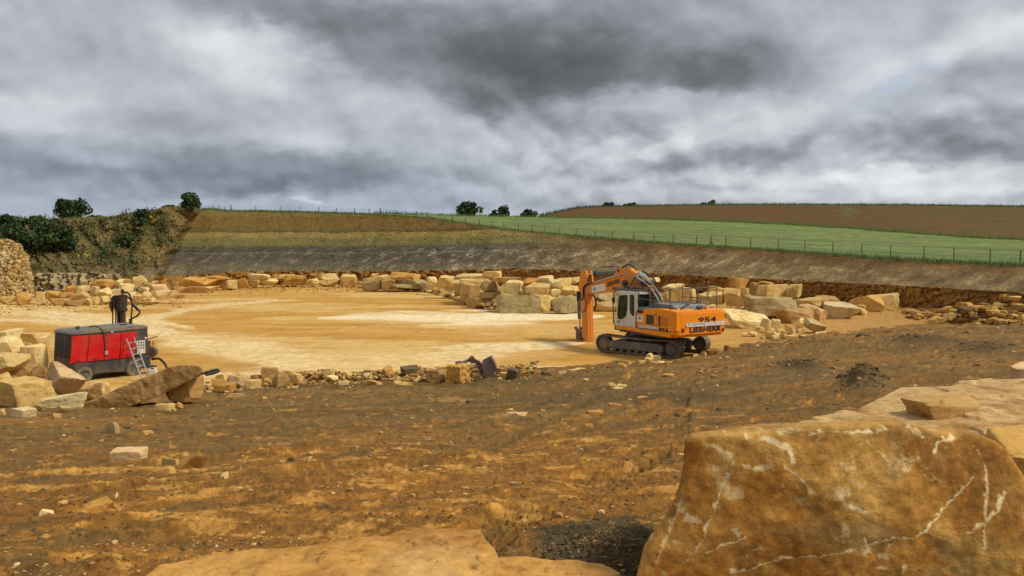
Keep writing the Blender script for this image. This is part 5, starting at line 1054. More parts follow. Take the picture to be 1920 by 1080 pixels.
for x, y in ((1290, 420), (1395, 600), (1440, 680), (1460, 800)): A_ = bb(x, y); clp.box((A_[0] - .45, -.3, A_[1] - .03), (A_[0] + .10, .62, A_[1] + .03))
clp.build('pipe_clamp', M_GR, EX)
A_ = bb(1310, 490); MB().tube([(A_[0], .34, A_[1] - .05), (A_[0], .42, A_[1])], .09, 10).build('valve_cap', M_RFL, boom)
hz = MB(); spl = lambda pts, lat: [(*(lambda q: (q[0], lat, q[1]))(on_side(8, x, y, lat)),) for x, y in pts]
def smooth_pts(p, n=7):
    p = [Vector(q) for q in p]; out = []; p = [p[0] * 2 - p[1]] + p + [p[-1] * 2 - p[-2]]
    for i in range(1, len(p) - 2):
        for k in range(n):
            t = k / n; out.append(.5 * ((2 * p[i]) + (-p[i - 1] + p[i + 1]) * t + (2 * p[i - 1] - 5 * p[i] + 4 * p[i + 1] - p[i + 2]) * t * t + (-p[i - 1] + 3 * p[i] - 3 * p[i + 1] + p[i + 2]) * t ** 3))
    return out + [p[-2]]
for pts, lat, r in (([(960, 200), (1030, 155), (1090, 150), (1150, 185), (1200, 240)], .1, .045), ([(1280, 255), (1370, 290), (1440, 345), (1500, 390), (1530, 450)], -.2, .04), ([(1090, 500), (1130, 440), (1180, 365), (1240, 350), (1290, 400), (1340, 500)], .42, .035), ([(1165, 540), (1180, 480), (1230, 455), (1290, 465), (1330, 500)], .45, .03),
                    ([(340, 250), (360, 330), (400, 420), (420, 470)], .15, .045), ([(350, 260), (375, 350), (415, 440)], 0, .04), ([(470, 455), (400, 465), (330, 490), (300, 560), (300, 680), (270, 750)], .36, .04), ([(480, 445), (420, 470), (345, 500), (318, 560), (322, 680), (345, 770), (340, 880), (305, 950)], .38, .032), ([(470, 650), (510, 720), (520, 800), (500, 890), (470, 930)], -.35, .04), ([(465, 660), (495, 730), (510, 820), (470, 885)], -.38, .035),
                    ([(1400, 430), (1470, 445), (1600, 460)], .2, .04)):
    MB().tube(smooth_pts(spl(pts, lat)), r, 7).build('hose', M_BLK, EX)
zp = MB()
for pts, lat in (([(400, 470), (500, 435), (620, 395), (760, 352), (900, 318), (1010, 300), (1060, 315), (1130, 345), (1220, 330), (1330, 360), (1420, 450)], .33), ([(430, 480), (520, 445), (640, 405), (770, 365), (920, 325)], .36)): zp.tube(smooth_pts(spl(pts, lat)), .028, 7)
zp.build('boom_pipes', M_ZN, EX)
# ------------------------------------------------------------------ compressor
CA = R(52); P0 = np.array([-19.34, 35.0, 0]); ca, sa = math.cos(CA), math.sin(CA)
CO = empty('air_compressor', tuple(P0), CA, label='red and black towed air compressor with a ladder leaning on it', cat='compressor')
CX, CY = np.array([ca, sa, 0]), np.array([-sa, ca, 0]); zk = lambda x, y: (x / 4, 540 + y / 4)
def con(x, y, lat=0.0):
    px, py = zk(x, y); r = ray(px, py); o = np.array([0, 0, EYE]) - P0; s = (lat - o @ CY) / (r @ CY); p = o + r * s; return float(p @ CX), float(p[2])
cs = lambda lat: (lambda p, q, t: (p, lat + t, q))
Wd = 1.95
L1 = con(1112, 400)[0]
b = MB(); b.prism([(.0, .93), (L1, .93), (L1, 2.16), (.08, 2.16)], lambda p, q, t: (p, t, q), .02, Wd); body = b.build('body', M_CHA, CO, .03)
gr = MB(); gr.prism([(-.02, .72), (-.02, 1.0), (.10, 2.14), (.14, 2.14), (.06, .72)], lambda p, q, t: (p, t, q), .0, Wd - .04); gl = gr.build('grille', M_CHA, CO, .02); lv = MB()
for k in range(15):
    z = 1.05 + k * .072; x = -.02 + .12 * (z - 1.0) / 1.14
    for y0_, y1_ in ((.12, .85), (1.0, Wd - .15)): lv.box((x - .035, y0_, z), (x + .02, y1_, z + .03))
lv.build('louvre', M_BLK, gl)
rfp = MB(); rfp.prism([(.0, 2.12), (.06, 2.22), (.16, 2.29), (L1 - .2, 2.32), (L1 + .02, 2.25), (L1 + .04, 2.12)], lambda p, q, t: (p, t, q), -.03, Wd + .02); roof = rfp.build('roof', M_ROOF, CO, .045)
bt = MB(); bt.prism([con(545, 565), con(1130, 512), con(1130, 600), con(1000, 612), con(985, 590), con(930, 630), con(700, 640), con(610, 640), con(560, 625)], cs(.0), .0, Wd).build('chassis', M_CHA, CO, .02)
xs = [(540, 362, 522, 566, 668, 355, 645, 555), (672, 354, 650, 553, 788, 344, 775, 540), (793, 343, 779, 540, 908, 334, 892, 530), (912, 333, 897, 529, 1022, 325, 1005, 520)]
for (a, a1, b_, b1, c, c1, d_, d1) in xs:
    dr = MB().prism([con(a, a1), con(c, c1), con(d_, d1), con(b_, b1)], cs(-.03), 0, .05).build('door', M_RED, CO, .012)
    q = con(lerp(b_, d_, .5), lerp(b1, d1, .5) - 14); MB().box((q[0] - .08, -.05, q[1] - .03), (q[0] + .08, -.03, q[1] + .03)).build('handle', M_BLK, dr)
pnl = MB().prism([con(1024, 398), con(1088, 390), con(1090, 488), con(1030, 498)], cs(-.012), 0, .03).build('control_panel', M_WH, CO, .006)
for i in range(3):
    for j in range(3):
        q = con(1040 + 18 * i, 408 + 20 * j); MB().cyl((q[0], -.03, q[1]), (q[0], -.01, q[1]), .035, 10).build('gauge', M_CHA, pnl)
q = con(1092, 375); MB().cyl((q[0], -.02, q[1]), (q[0], .02, q[1]), .045, 12).build('lamp', M_SIGN, CO)
hk = MB(); pts = [con(690, 300), con(720, 290), con(745, 300), con(770, 325), con(782, 380), con(786, 430), con(790, 470)]
hk.tube(smooth_pts([(p[0], -.06 if i > 2 else .3 - .12 * i, p[1] + (.02 if i < 3 else 0)) for i, p in enumerate(pts)]), .035, 7).build('strap', M_RUST, CO)
q = con(792, 472); MB().box((q[0] - .07, -.09, q[1] - .16), (q[0] + .07, -.045, q[1] + .02)).build('hook', M_ALU, CO)
q = con(838, 328); MB().box((q[0] - .07, -.04, q[1] - .04), (q[0] + .07, -.03, q[1] + .04)).build('sticker', M_BL1, CO)
MB().tube([(.55, .7, 2.28), (.55, .7, 2.42)], .07, 10).tube([(.45, .7, 2.42), (.65, .7, 2.42)], .03, 8).build('lifting_eye', M_CHA, roof)
MB().box((2.6, .8, 2.31), (2.85, 1.1, 2.36)).build('vent_cap', M_CHA, roof, .01)
def wheel(x, y, z, r):
    w = MB(); pr = [(-.10, r * .6), (-.11, r * .9), (-.07, r), (.07, r), (.11, r * .9), (.10, r * .6)]; n = 28; v, f = [], []
    for k in range(n):
        a = 2 * math.pi * k / n
        for p, q in pr: v.append((x + q * math.cos(a), y + p, z + q * math.sin(a)))
    m_ = len(pr)
    for k in range(n):
        for j in range(m_): f.append((k * m_ + j, k * m_ + (j + 1) % m_, ((k + 1) % n) * m_ + (j + 1) % m_, ((k + 1) % n) * m_ + j))
    o = w.add(v, f).build('wheel', M_TYRE, CO, 0, True); ri = MB(); ri.cyl((x, y - .06, z), (x, y + .06, z), r * .62, 20); ri.cyl((x, y - .09, z), (x, y - .05, z), r * .2, 12); ri.build('rim', M_TYRE, o)
wl_ = con(630, 680, .08); wr_ = con(1005, 640, .08)
for yy_ in (.08, Wd - .1): wheel(wl_[0], yy_, .33, .36); wheel(wr_[0] - .05, yy_, .33, .36)
MB().tube([(wl_[0], .1, .33), (wl_[0], Wd - .1, .33)], .06, 8).tube([(wr_[0], .1, .33), (wr_[0], Wd - .1, .33)], .06, 8).build('axle', M_CHA, CO)
MB().box((wr_[0] - .45, .6, .35), (wr_[0] - 1.3, 1.3, .75)).build('tank', M_BLK, CO, .05)
q0, q1, q2, q3 = con(1120, 382, .5), con(1180, 362, .5), con(1150, 395, .5), con(1150, 430, .5)
br = MB(); br.tube([(q0[0] - .05, .5, q0[1]), (q1[0], .5, q1[1])], .045, 8).tube([(q2[0], .5, q2[1]), (q3[0], .5, q3[1])], .04, 8).tube([(q0[0], .5, q3[1]), (q3[0], .5, q3[1])], .04, 8).build('raised_drawbar', plain('drawbar rust orange', (.42, .17, .06), .6, 0, .3), CO)
q = con(1150, 580, .3); MB().box((L1 - .1, .1, q[1] - .06), (q[0] + .08, .5, q[1])).build('step', M_CHA, CO)
# hose coupled to the compressor, ladder, white can, loose hose
hp_ = [P(x / 4, 540 + y / 4, d) for x, y, d in ((1140, 535, 38.0), (1190, 530, 37.8), (1220, 550, 37.6), (1245, 585, 37.4), (1262, 640, 37.0), (1285, 655, 36.6))]
MB().tube(smooth_pts(hp_), .055, 8).build('air_hose', M_BLK, label='thick black hose curving down from the compressor end', cat='hose')
hp_ = [P(x / 4, 540 + y / 4, d) for x, y, d in ((1510, 655, 34.0), (1560, 640, 34.0), (1620, 625, 34.4), (1640, 632, 34.2), (1600, 650, 34.0), (1540, 662, 33.8))]
MB().tube(smooth_pts([p + (0, 0, .06) for p in hp_]), .06, 8).build('loose_hose', M_BLK, label='loop of black hose lying behind the slanting slab', cat='hose')
LA = empty('ladder', tuple(P(265, 712, 35.4)), label='short aluminium ladder leaning on the red compressor doors', cat='ladder'); lo_ = np.array(LA.location)
ends = [(P(264, 707, 35.6), P(237, 635, 36.75)), (P(277, 702, 36.0), P(251, 632, 37.15))]
for a, b_ in ends: MB().tube([a - lo_, b_ - lo_], .032, 6).build('rail', M_ALU, LA)
for k in range(6):
    t = .1 + .155 * k; MB().tube([lerp(ends[0][0], ends[0][1], t) - lo_, lerp(ends[1][0], ends[1][1], t) - lo_], .022, 6).build('rung', M_ALU, LA)
cn = P(287, 697, 37.2); c_n = MB(); c_n.box((-.16, -.1, -.16), (.16, .1, .12)).tube([(.08, 0, .12), (.08, 0, .2)], .04, 10).tube([(-.1, 0, .12), (-.08, 0, .19), (.02, 0, .19), (.03, 0, .12)], .022, 6)
c_n.build('plastic_can', M_PLAS, None, .03, loc=tuple(cn), label='small white plastic can beside the compressor', cat='can')
# ------------------------------------------------------------------ drilling rig behind the compressor
DD = 42.0; z6 = lambda x, y, d=DD: P(180 + x / 12, 540 + y / 12, d)
dl = z6(570, 850); DR = empty('drill_rig', (dl[0], DD, 0), label='dark drill mast with hoses rising behind the compressor', cat='drilling rig'); do = np.array([dl[0], DD, 0])
def D(x, y, off=0.0): return tuple(z6(x, y, DD + off) - do * np.array([1, 1, 0]) )
def dbox(mb, x0, y0, x1, y1, d0, d1):
    a, c = D(x0, y1), D(x1, y0); mb.box((a[0], d0, a[2]), (c[0], d1, c[2])); return mb
zb = D(570, 850)[2]
ms = MB(); ms.box((D(512, 850)[0], -.2, .5), (D(555, 850)[0], .25, D(560, 200)[2])); ms.box((D(580, 850)[0], -.2, .5), (D(630, 850)[0], .25, D(560, 160)[2])); ms.box((D(540, 850)[0], .05, .5), (D(600, 850)[0], .2, D(560, 160)[2])); ms.build('mast', M_DRL, DR, .02)
hd = MB(); dbox(hd, 585, 150, 690, 420, -.38, .1); dbox(hd, 530, 190, 580, 500, -.3, .0); dbox(hd, 600, 380, 660, 560, -.35, -.05); hd.cyl(D(650, 480, -.35), D(650, 480, -.1), .14, 14); hd.cyl(D(570, 520, -.3), D(570, 240, -.3), .11, 12); hd.build('drill_head', M_DRL, DR, .03)
cr = MB(); dbox(cr, 362, 290, 408, 470, -.3, .05); dbox(cr, 432, 260, 492, 450, -.25, .1); dbox(cr, 362, 330, 540, 352, -.1, .0); cr.prism([D(365, 460)[::2], D(425, 460)[::2], D(385, 545)[::2]], lambda p, q, t: (p, t, q), -.2, -.05); cr.prism([D(440, 450)[::2], D(495, 450)[::2], D(455, 525)[::2]], lambda p, q, t: (p, t, q), -.15, 0); cr.build('rod_rack', M_DRL, DR, .02)
for x in (377, 446): MB().tube([D(x, 470, -.12), D(x, 1000, -.12)], .035, 8).build('drill_rod', M_DRL, DR)
hs = MB()
for pts, r in (([(600, 160), (590, 70), (602, 42), (625, 95), (690, 97), (750, 140), (790, 250), (812, 350), (900, 430), (970, 510), (985, 550), (930, 625), (850, 668), (795, 700)], .045), ([(670, 180), (740, 220), (790, 300), (815, 370), (805, 520), (790, 700)], .04), ([(815, 380), (880, 450), (950, 520)], .025), ([(640, 110), (720, 120), (770, 200), (800, 310)], .03),
               ([(355, 290), (370, 220), (420, 185), (470, 180), (520, 230)], .05), ([(375, 300), (395, 240), (450, 190), (510, 185), (560, 240)], .05), ([(410, 300), (430, 230), (480, 190), (540, 180), (590, 210)], .05), ([(440, 300), (460, 240), (500, 200), (560, 190)], .05)):
    MB().tube(smooth_pts([D(x, y, -.2) for x, y in pts]), r, 7).build('hose', M_BLK, DR)
pt = MB(); dbox(pt, 765, 690, 802, 1000, -.1, .1); dbox(pt, 620, 775, 780, 802, -.1, .05); pt.build('hose_post', M_DRL, DR, .01)
ch = MB(); ch.box((-.9, -.9, .45), (1.0, 1.2, .9)); ch.box((-.75, 0, .9), (-.2, .9, 1.4)); ch.build('chassis', M_DRL, DR, .03)
for y in (-.85, 1.05):
    tk = MB(); ol = [(-1.1 + .28 * math.cos(a) * (1) , .30 + .28 * math.sin(a)) for a in np.linspace(R(90), R(270), 9)] + [(1.1 + .28 * math.cos(a), .30 + .28 * math.sin(a)) for a in np.linspace(R(-90), R(90), 9)]
    tk.prism(ol, lambda p, q, t: (p, t, q), y - .17, y + .17).build('crawler_track', M_TRK, DR, .02)
# ------------------------------------------------------------------ half buried bucket
BD = 35.6; zq = lambda x, y, d=BD: P(820 + x / 13.5, 660 + y / 13.5, d); b0 = zq(1000, 600)
BK = empty('digger_bucket', tuple(b0), label='rusty excavator bucket half buried in the rubble line', cat='bucket')
def Q(x, y, o=0.0): return tuple(zq(x, y, BD + o) - b0)
sh = MB(); ol = [(1120, 290), (1180, 240), (1330, 165), (1372, 148), (1410, 210), (1470, 320), (1500, 420), (1450, 560), (1360, 640), (1220, 620), (1160, 520), (1130, 400)]
sh.prism([Q(*p)[::2] for p in ol], lambda p, q, t: (p, t - .1, q), 0, .06).prism([Q(*p)[::2] for p in ol], lambda p, q, t: (p, t + .75, q), 0, .05)
back_ = [Q(*p)[::2] for p in ol[3:9]]
for (p, q), (p2, q2) in zip(back_[:-1], back_[1:]): sh.prism([(p, q), (p2, q2), (p2 - .04, q2 - .02), (p - .04, q - .02)], lambda a, b__, t: (a, t - .04, b__), 0, .78)
sh.build('shell', M_BKT, BK, .012)
MB().prism([Q(*p)[::2] for p in [(1330, 175), (1372, 145), (1420, 205), (1500, 410), (1470, 440), (1400, 250)]], lambda p, q, t: (p, t - .16, q), 0, .05).build('edge_plate', M_RUST, BK)
er = [(815, 165), (850, 122), (895, 140), (960, 220), (1030, 250), (1080, 262), (1070, 300), (960, 300), (880, 290), (840, 310)]
MB().prism([Q(*p)[::2] for p in er], lambda p, q, t: (p, t, q), .05, .11).prism([Q(*p)[::2] for p in er], lambda p, q, t: (p, t, q), .4, .46).build('ear', M_RUST, BK, .01)
MB().tube([Q(470, 285), Q(600, 275, .1)], [.09, .10], 12).tube([Q(830, 195), Q(850, 150, .2)], .08, 12).build('boss', M_RUST, BK)
MB().tube([Q(590, 280, .05), Q(830, 200, .2)], .075, 14).build('cross_pipe', M_BKT, BK); MB().tube([Q(760, 410, .05), Q(1060, 330, .2)], .085, 14).build('cross_pipe', plain('dusty pipe', (.36, .28, .16), .7, 0, .4), BK)
MB().prism([Q(*p)[::2] for p in [(980, 300), (1110, 290), (1150, 560), (1060, 520)]], lambda p, q, t: (p, t, q), .1, .5).build('hinge_plate', M_RUST, BK, .01)
# ------------------------------------------------------------------ plants, fence, loose stone
def quads_at(c, size, r, up=0.0, asp=1.0):
    n = len(c); a = r.normal(size=(n, 3)); a[:, 2] *= 1 - up; a /= np.linalg.norm(a, axis=1)[:, None]; b = r.normal(size=(n, 3)); b[:, 2] += up * 3
    b -= a * (a * b).sum(1)[:, None]; b /= np.linalg.norm(b, axis=1)[:, None]; s = (size * r.uniform(.6, 1.4, n))[:, None]
    v = np.stack([c - a * s * asp - b * s * .2, c + a * s * asp * .6 - b * s, c + a * s * asp + b * s * .3, c - a * s * asp * .4 + b * s], 1)
    return v.reshape(-1, 3), np.arange(n * 4).reshape(n, 4)
def tree(name, box, d, tones, label, group=None, leaves=1500, ls=.16, clumps=26, cat='tree', trunk=True, dep=.8, flat=0.0):
    x0, y0, x1, y1 = box; s = d / F; w, h = (x1 - x0) * s, (y1 - y0) * s; base = P((x0 + x1) / 2, y1, d); r = np.random.default_rng(abs(int(x0 * 7 + d)))
    rt = empty(name, tuple(base), label=label, cat=cat, group=group)
    k = clumps; an = r.uniform(0, 2 * np.pi, k); zz = r.uniform(.22 if trunk else .08, .86, k); rad = np.sqrt(r.uniform(.05, 1, k)) * np.clip(np.sqrt(np.clip(1 - ((zz - .42) / .55) ** 2, .05, 1)), .3, 1)
    cc = np.stack([rad * np.cos(an) * w * .40, rad * np.sin(an) * w * .40 * dep, zz * h], 1)
    cr = r.uniform(.13, .24, k) * min(w, h * 1.3)
    ci = r.integers(0, k, leaves); u = r.normal(size=(leaves, 3)); u /= np.linalg.norm(u, axis=1)[:, None]; u *= r.uniform(.35, 1, leaves)[:, None] ** .5
    p = cc[ci] + u * cr[ci][:, None] * (1, 1, .85); p[:, 2] = np.clip(p[:, 2], .02 * h, h * 1.02); p[:, 0] = np.clip(p[:, 0], -w * .53, w * .53)
    v, q = quads_at(p, ls, r); t = np.array(tones); ct = t[r.integers(0, len(t), k)][ci] * r.uniform(.7, 1.35, (leaves, 1))
    mk('crown', v, q, mat=M_LEAF, parent=rt, smooth=False, cols=np.repeat(ct, 4, 0))
    if trunk:
        m = MB(); th = max(.05 * h, .08); m.tube([(0, 0, -.4), (0, 0, h * .25), (w * .03, 0, h * .55)], [th, th * .7, th * .3], 7)
        for i in range(6): m.tube([(0, 0, h * .22), tuple(cc[i] * (.6, .6, .7)), tuple(cc[i])], [th * .5, th * .3, th * .12], 5)
        m.build('trunk', M_BARK, rt)
    return rt
G1 = [(.05, .075, .024), (.065, .095, .03), (.036, .06, .02)]; G2 = [(.05, .085, .025), (.07, .105, .03), (.035, .065, .02)]; G3 = [(.04, .06, .025), (.055, .075, .03)]
tree('tree', (100, 373, 170, 416), 132, G1, 'round dark tree on the skyline at the far left', leaves=2600, ls=.17, clumps=34)
tree('tree', (337, 360, 374, 402), 117, G2, 'bushy tree alone on top of the overgrown bank', leaves=2200, ls=.13, clumps=22)
tree('tree', (857, 378, 906, 408), 270, G1, 'widest of the skyline trees behind the green crop', 'trees behind the green crop', 2000, .30, 26)
tree('tree', (918, 393, 935, 409), 290, G1, 'smallest skyline tree, left of a sparse tree', 'trees behind the green crop', 600, .26, 10)
tree('tree', (931, 385, 962, 409), 285, G3, 'sparse open skyline tree between two rounder ones', 'trees behind the green crop', 750, .28, 14)
tree('tree', (974, 392, 1008, 411), 300, G1, 'low round tree just left of the ploughed hill', 'trees behind the green crop', 1400, .28, 20)
for bx_, lb in (((1120, 380, 1161, 392), 'left of two tree tops rising over the ploughed hill'), ((1163, 380, 1196, 391), 'right of two tree tops rising over the ploughed hill'), ((1310, 376, 1346, 390), 'tree top alone on the crest of the ploughed hill')):
    tree('tree', bx_, 420, G2, lb, 'tree tops over the ploughed hill', 900, .42, 16)
HG = 'bushes at the left horizon'
for i, (bx_, d, lb) in enumerate([((44, 411, 134, 472), 101, 'big dark bush at the left end of the overgrown bank'), ((-60, 403, 62, 446), 105, 'dark hedge bush cut by the left edge'), ((86, 424, 150, 470), 102, 'dark bush right of the biggest one on the bank'), ((40, 405, 112, 432), 107, 'dark hedge top behind the biggest bush'), ((32, 478, 58, 562), 93, 'tall dark green shrub between rubble bank and limestone'), ((70, 508, 86, 556), 96, 'narrow dark ivy column on the limestone foot'),
                           ((248, 392, 285, 425), 108, 'dark shrub near the crest of the overgrown bank'), ((-10, 420, 66, 474), 99, 'dark bush low behind the rubble bank'), ((226, 438, 250, 462), 106, 'small grey green bush midway up the bank'), ((160, 404, 200, 418), 124, 'low shrub on the bank crest right of the round tree'), ((300, 384, 340, 398), 117, 'scrubby shrub on the crest left of the lone bushy tree'), ((165, 478, 215, 500), 103, 'green shrub low on the overgrown bank')]):
    tree('shrub', bx_, d, G1 if i not in (8, 10, 11) else G2, lb, HG, 2600 if i < 5 or i == 7 else 900, .14, 26, 'shrub', trunk=False)
# weeds on the spoil bank
r = rng; bm_w = (bank > .6) & (WV > .0) & (WUU > -330); ids = np.argwhere(bm_w); sel = ids[r.integers(0, len(ids), 22000)]; pp = WP[sel[:, 0], sel[:, 1]]; pu_, py_ = WUU[sel[:, 0], sel[:, 1]], WY[sel[:, 0], sel[:, 1]]
den = fbm(pp * .22 + 12, 4, .6); keep = den + .25 * r.normal(size=len(pp)) > -.12; pp, pu_, py_, den = pp[keep], pu_[keep], py_[keep], den[keep]
pp = pp + np.stack([r.normal(0, .15, len(pp)), -r.uniform(.02, .3, len(pp)), r.uniform(0, .45, len(pp)) * (1 + den)], 1)
v, q = quads_at(pp, .11, r, .4, .8); t = np.array([(.17, .14, .065), (.15, .125, .055), (.12, .115, .042), (.095, .105, .035), (.07, .085, .028)])[::-1]
ct = t[np.clip(((.5 - den) * 3.6 + .8 + r.normal(0, .8, len(pp))).astype(int), 0, 4)] * r.uniform(.7, 1.3, (len(pp), 1))
yel = np.zeros(len(pp), bool)
for cu, cy, ru, ry in ((288, 415, 12, 9), (300, 408, 10, 4), (152, 480, 9, 5), (272, 480, 8, 5), (260, 469, 4, 3), (165, 485, 5, 3), (230, 485, 5, 3), (297, 481, 4, 3)): yel |= (np.exp(-(((pu_ - cu) / ru) ** 2 + ((py_ - cy) / ry) ** 2)) > r.uniform(.25, 1.4, len(pp)))
ct[yel] = (.55, .42, .02)
mk('bank_weeds', v, q, mat=M_LEAF, smooth=False, cols=np.repeat(ct, 4, 0), kind='stuff', label='weeds, dry grass and yellow flowers covering the spoil bank', category='weeds')
# grass along the rim and crop tops on the skyline
def grass(name, base, n, h, tones, label, spread):
    i = r.integers(0, len(base) - 1, n); f = r.random((n, 1)); p = base[i] * (1 - f) + base[i + 1] * f + r.normal(size=(n, 3)) * spread
    hh = h * r.uniform(.4, 1.5, (n, 1)); lean = r.normal(size=(n, 3)) * .3; w = np.stack([np.full(n, .05), np.zeros(n), np.zeros(n)], 1) * (h / .5)
    tip = p + (0, 0, 1) * hh + lean * hh; v = np.stack([p - w, p + w, tip], 1).reshape(-1, 3); t = np.array(tones)[r.integers(0, len(tones), n)] * r.uniform(.7, 1.3, (n, 1))
    mk(name, v, tris=np.arange(3 * n).reshape(n, 3), mat=M_LEAF, smooth=False, cols=np.repeat(t, 3, 0), kind='stuff', label=label, category='grass')
sel = (wu > 360) & (wu < 2300); rim = RIM[sel]
grass('rim_grass', rim + (0, .5, -.05), 16000, .32, [(.085, .15, .04), (.115, .18, .05), (.15, .17, .06)], 'rough grass fringe along the pit rim', (.2, .7, .05))
crest = HILL_P[(HILL_U > 1010) & (HILL_U < 2300)]; grass('crest_grass', crest + (0, -.5, -.1), 12000, .8, [(.07, .11, .035), (.09, .13, .045)], 'green fringe along the crest of the ploughed hill', (.3, 1.5, .1))
k_ = np.argmin(np.abs(gy[:, 450] - (ey[450] if False else gy[-1, 450]))); bd = GFIELD[-2][(fu2 > 700) & (fu2 < 2300)]
grass('field_edge_grass', bd + (0, -.3, -.05), 9000, .5, [(.11, .2, .05), (.15, .24, .07)], 'crop tops along the far edge of the green field', (.2, .8, .05))
# fence
posts = [(380, 0), (402, 0), (413, 0), (424, 0), (435, 1)] + [(480 + x / 4, 0) for x in (8, 188, 338, 475, 610, 745, 853)] + [(714.5, 1)] + [(480 + x / 4, 0) for x in (978, 1047, 1125, 1209, 1288, 1382, 1475, 1573, 1675, 1767, 1858)] + [(960 + x / 4, 0) for x in (50, 150, 247, 356, 480, 623, 752, 912, 1064, 1205, 1382)] + [(1332.5, 2)] + [(960 + x / 4, 0) for x in (1600, 1787)] + [(1440 + x / 4, 0) for x in (75, 275, 485, 700, 918, 1167, 1393, 1663, 1890)] + [(x, 0) for x in (1975, 2045, 2120, 2200)]
hgt = np.interp([p[0] for p in posts], [380, 480, 700, 960, 1200, 1440, 1920, 2200], [9, 11, 11, 13, 16, 23, 28, 32])
FE = empty('wire_fence', (0, 0, 0), label='long post and wire fence following the pit rim', cat='fence'); M_PST = plain('weathered post', (.16, .115, .075), .9, 0, .1); M_WIRE = plain('fence wire', (.14, .14, .14), .5, .5, .05)
FE.location = tuple(RIM[np.argmin(np.abs(wu - 960))]); fo = np.array(FE.location); tops = []
p_me = None
for (px, kd), hh in zip(posts, hgt):
    j = int(np.argmin(np.abs(wu - px))); b_ = RIM[j]; d = b_[1] + 1.5; e = np.array([(px - 960) / F * d, d, b_[2] + .0]); H = hh * d / F * (1.25 if kd == 1 else 1.05); rr = (.06 if kd == 0 else .10) * (1 + .3 * random.random())
    ln = random.uniform(-.04, .04)
    m = MB().tube([e - fo + (0, 0, -.3), e - fo + (ln, 0, H)], [rr, rr * .85], 7); o = m.build('post', M_PST, FE)
    if kd == 2:
        for s_2 in (-1, 1): MB().tube([e - fo + (0, 0, H * .55), e - fo + (s_2 * .62, 0, -.1)], .05, 6).build('brace', M_PST, FE)
    tops.append((e - fo, H))
order = sorted(range(len(tops)), key=lambda i: tops[i][0][0] / (tops[i][0][1] + fo[1]))
for k in (.95, .68, .42): MB().tube([tops[i][0] + (0, 0, tops[i][1] * k) for i in order], .012, 4).build('wire', M_WIRE, FE)
# steep bank of broken stone at the left edge
nn_ = 170; a = np.linspace(-330, 66, nn_); t = np.linspace(0, 1, 110)[:, None]
topy = np.interp(a, [-330, -120, -20, 15, 36, 50, 60, 66], [436, 440, 446, 447, 458, 478, 520, 556]); by0 = 563
ty = by0 + (topy - by0) * t; td = 88 + 5.5 * t + 0 * ty + np.clip((a - 40) / 26, 0, 1)[None] ** 2 * 3
HPp = Parr(np.broadcast_to(a, ty.shape), ty, td); st = fbm(HPp * 1.3, 4, .6, True); HPp[..., 1] -= 1.0 * st * np.clip(1 - t ** 8, .2, 1) + .3 * fbm(HPp * 4, 2); HPp[..., 0] += .4 * fbm(HPp * 1.1 + 7, 3)
bk = HPp[-1:].copy(); bk[..., 1] += 6; bk[..., 2] -= 1.5; bk[..., 0] -= 5; bk2 = bk.copy(); bk2[..., 2] = -1; HPp = np.concatenate([HPp, bk, bk2])
n1_ = fbm(HPp * .5, 4, .6); n2_ = fbm(HPp * 2.2, 4, .65); C = np.zeros(HPp.shape) + (.44, .325, .165); C = mixc(C, (.52, .41, .25), sst(n2_, 0, .5)); C = mixc(C, (.24, .165, .075), sst(-n2_, .05, .5)); C = mixc(C, (.45, .285, .11), sst(n1_, .1, .5) * .7)
mk('rubble_bank', HPp, gridq(*HPp.shape[:2]), mat=terrain_mat('broken stone', 1.2, 5, .8, .9, .3, .95, (1, 1, 1), 14), cols=C, label='steep bank of broken pale stone at the left edge', category='rubble bank')
def chips(name, base, size, tones, label, lvl=1, flat=.55, kind='stuff'):
    n = len(base); d, f = ico(lvl); N = 24; sh = []
    for k in range(N):
        v, _ = rock_shape(np.random.default_rng(900 + k), lvl, 5, None, 0, (1, .8, flat), .0, 14); sh.append(v * (1, .8, flat))
    sh = np.array(sh); k = r.integers(0, N, n); an = r.uniform(0, 2 * np.pi, n); c, s = np.cos(an), np.sin(an); v = sh[k] * (size * .5)[:, None, None]
    x = v[..., 0] * c[:, None] - v[..., 1] * s[:, None]; y = v[..., 0] * s[:, None] + v[..., 1] * c[:, None]; v = np.stack([x, y, v[..., 2]], -1) + base[:, None]
    m = sh.shape[1]; F_ = (f[None] + (np.arange(n) * m)[:, None, None]).reshape(-1, 3); t = np.array(tones); ct = t[r.integers(0, len(t), n)] * r.uniform(.65, 1.25, (n, 1))
    mk(name, v.reshape(-1, 3), tris=F_, mat=M_CHIP, smooth=False, cols=np.repeat(ct, m, 0), kind=kind, label=label, category='gravel')
M_CHIP = terrain_mat('loose stone', 6, 30, .5, .4, .02, .95, (1, 1, 1), 90)
uu_, yy_ = r.uniform(-60, 1980, 12000), 0; fy = foot_y(uu_); yy_ = fy + (1120 - fy) * r.random(12000) ** 1.15
jj = np.clip(np.round((uu_ - gu[0]) / (gu[1] - gu[0])).astype(int), 0, NU - 1); ii = np.clip(np.round((yy_ - G_Y1) / (foot_y(uu_) - 1.5 - G_Y1) * (NR - 1)).astype(int), 0, NR - 1); bp = GP[ii, jj]
dens = fbm(bp * (.35, .6, 0) + 33, 4, .6); kp = dens + .35 * r.normal(size=len(bp)) > .12; bp = bp[kp]; sz = bp[:, 1] / F * np.clip(r.lognormal(.75, .85, len(bp)), .8, 16); sz = np.clip(sz, .008, .30)
chips('stone_chips', bp + (0, 0, .1) * sz[:, None], sz, [(.42, .26, .10), (.50, .34, .16), (.34, .19, .065), (.22, .16, .09), (.46, .28, .14), (.55, .42, .24)], 'chips of yellow and tan stone strewn over the clay')
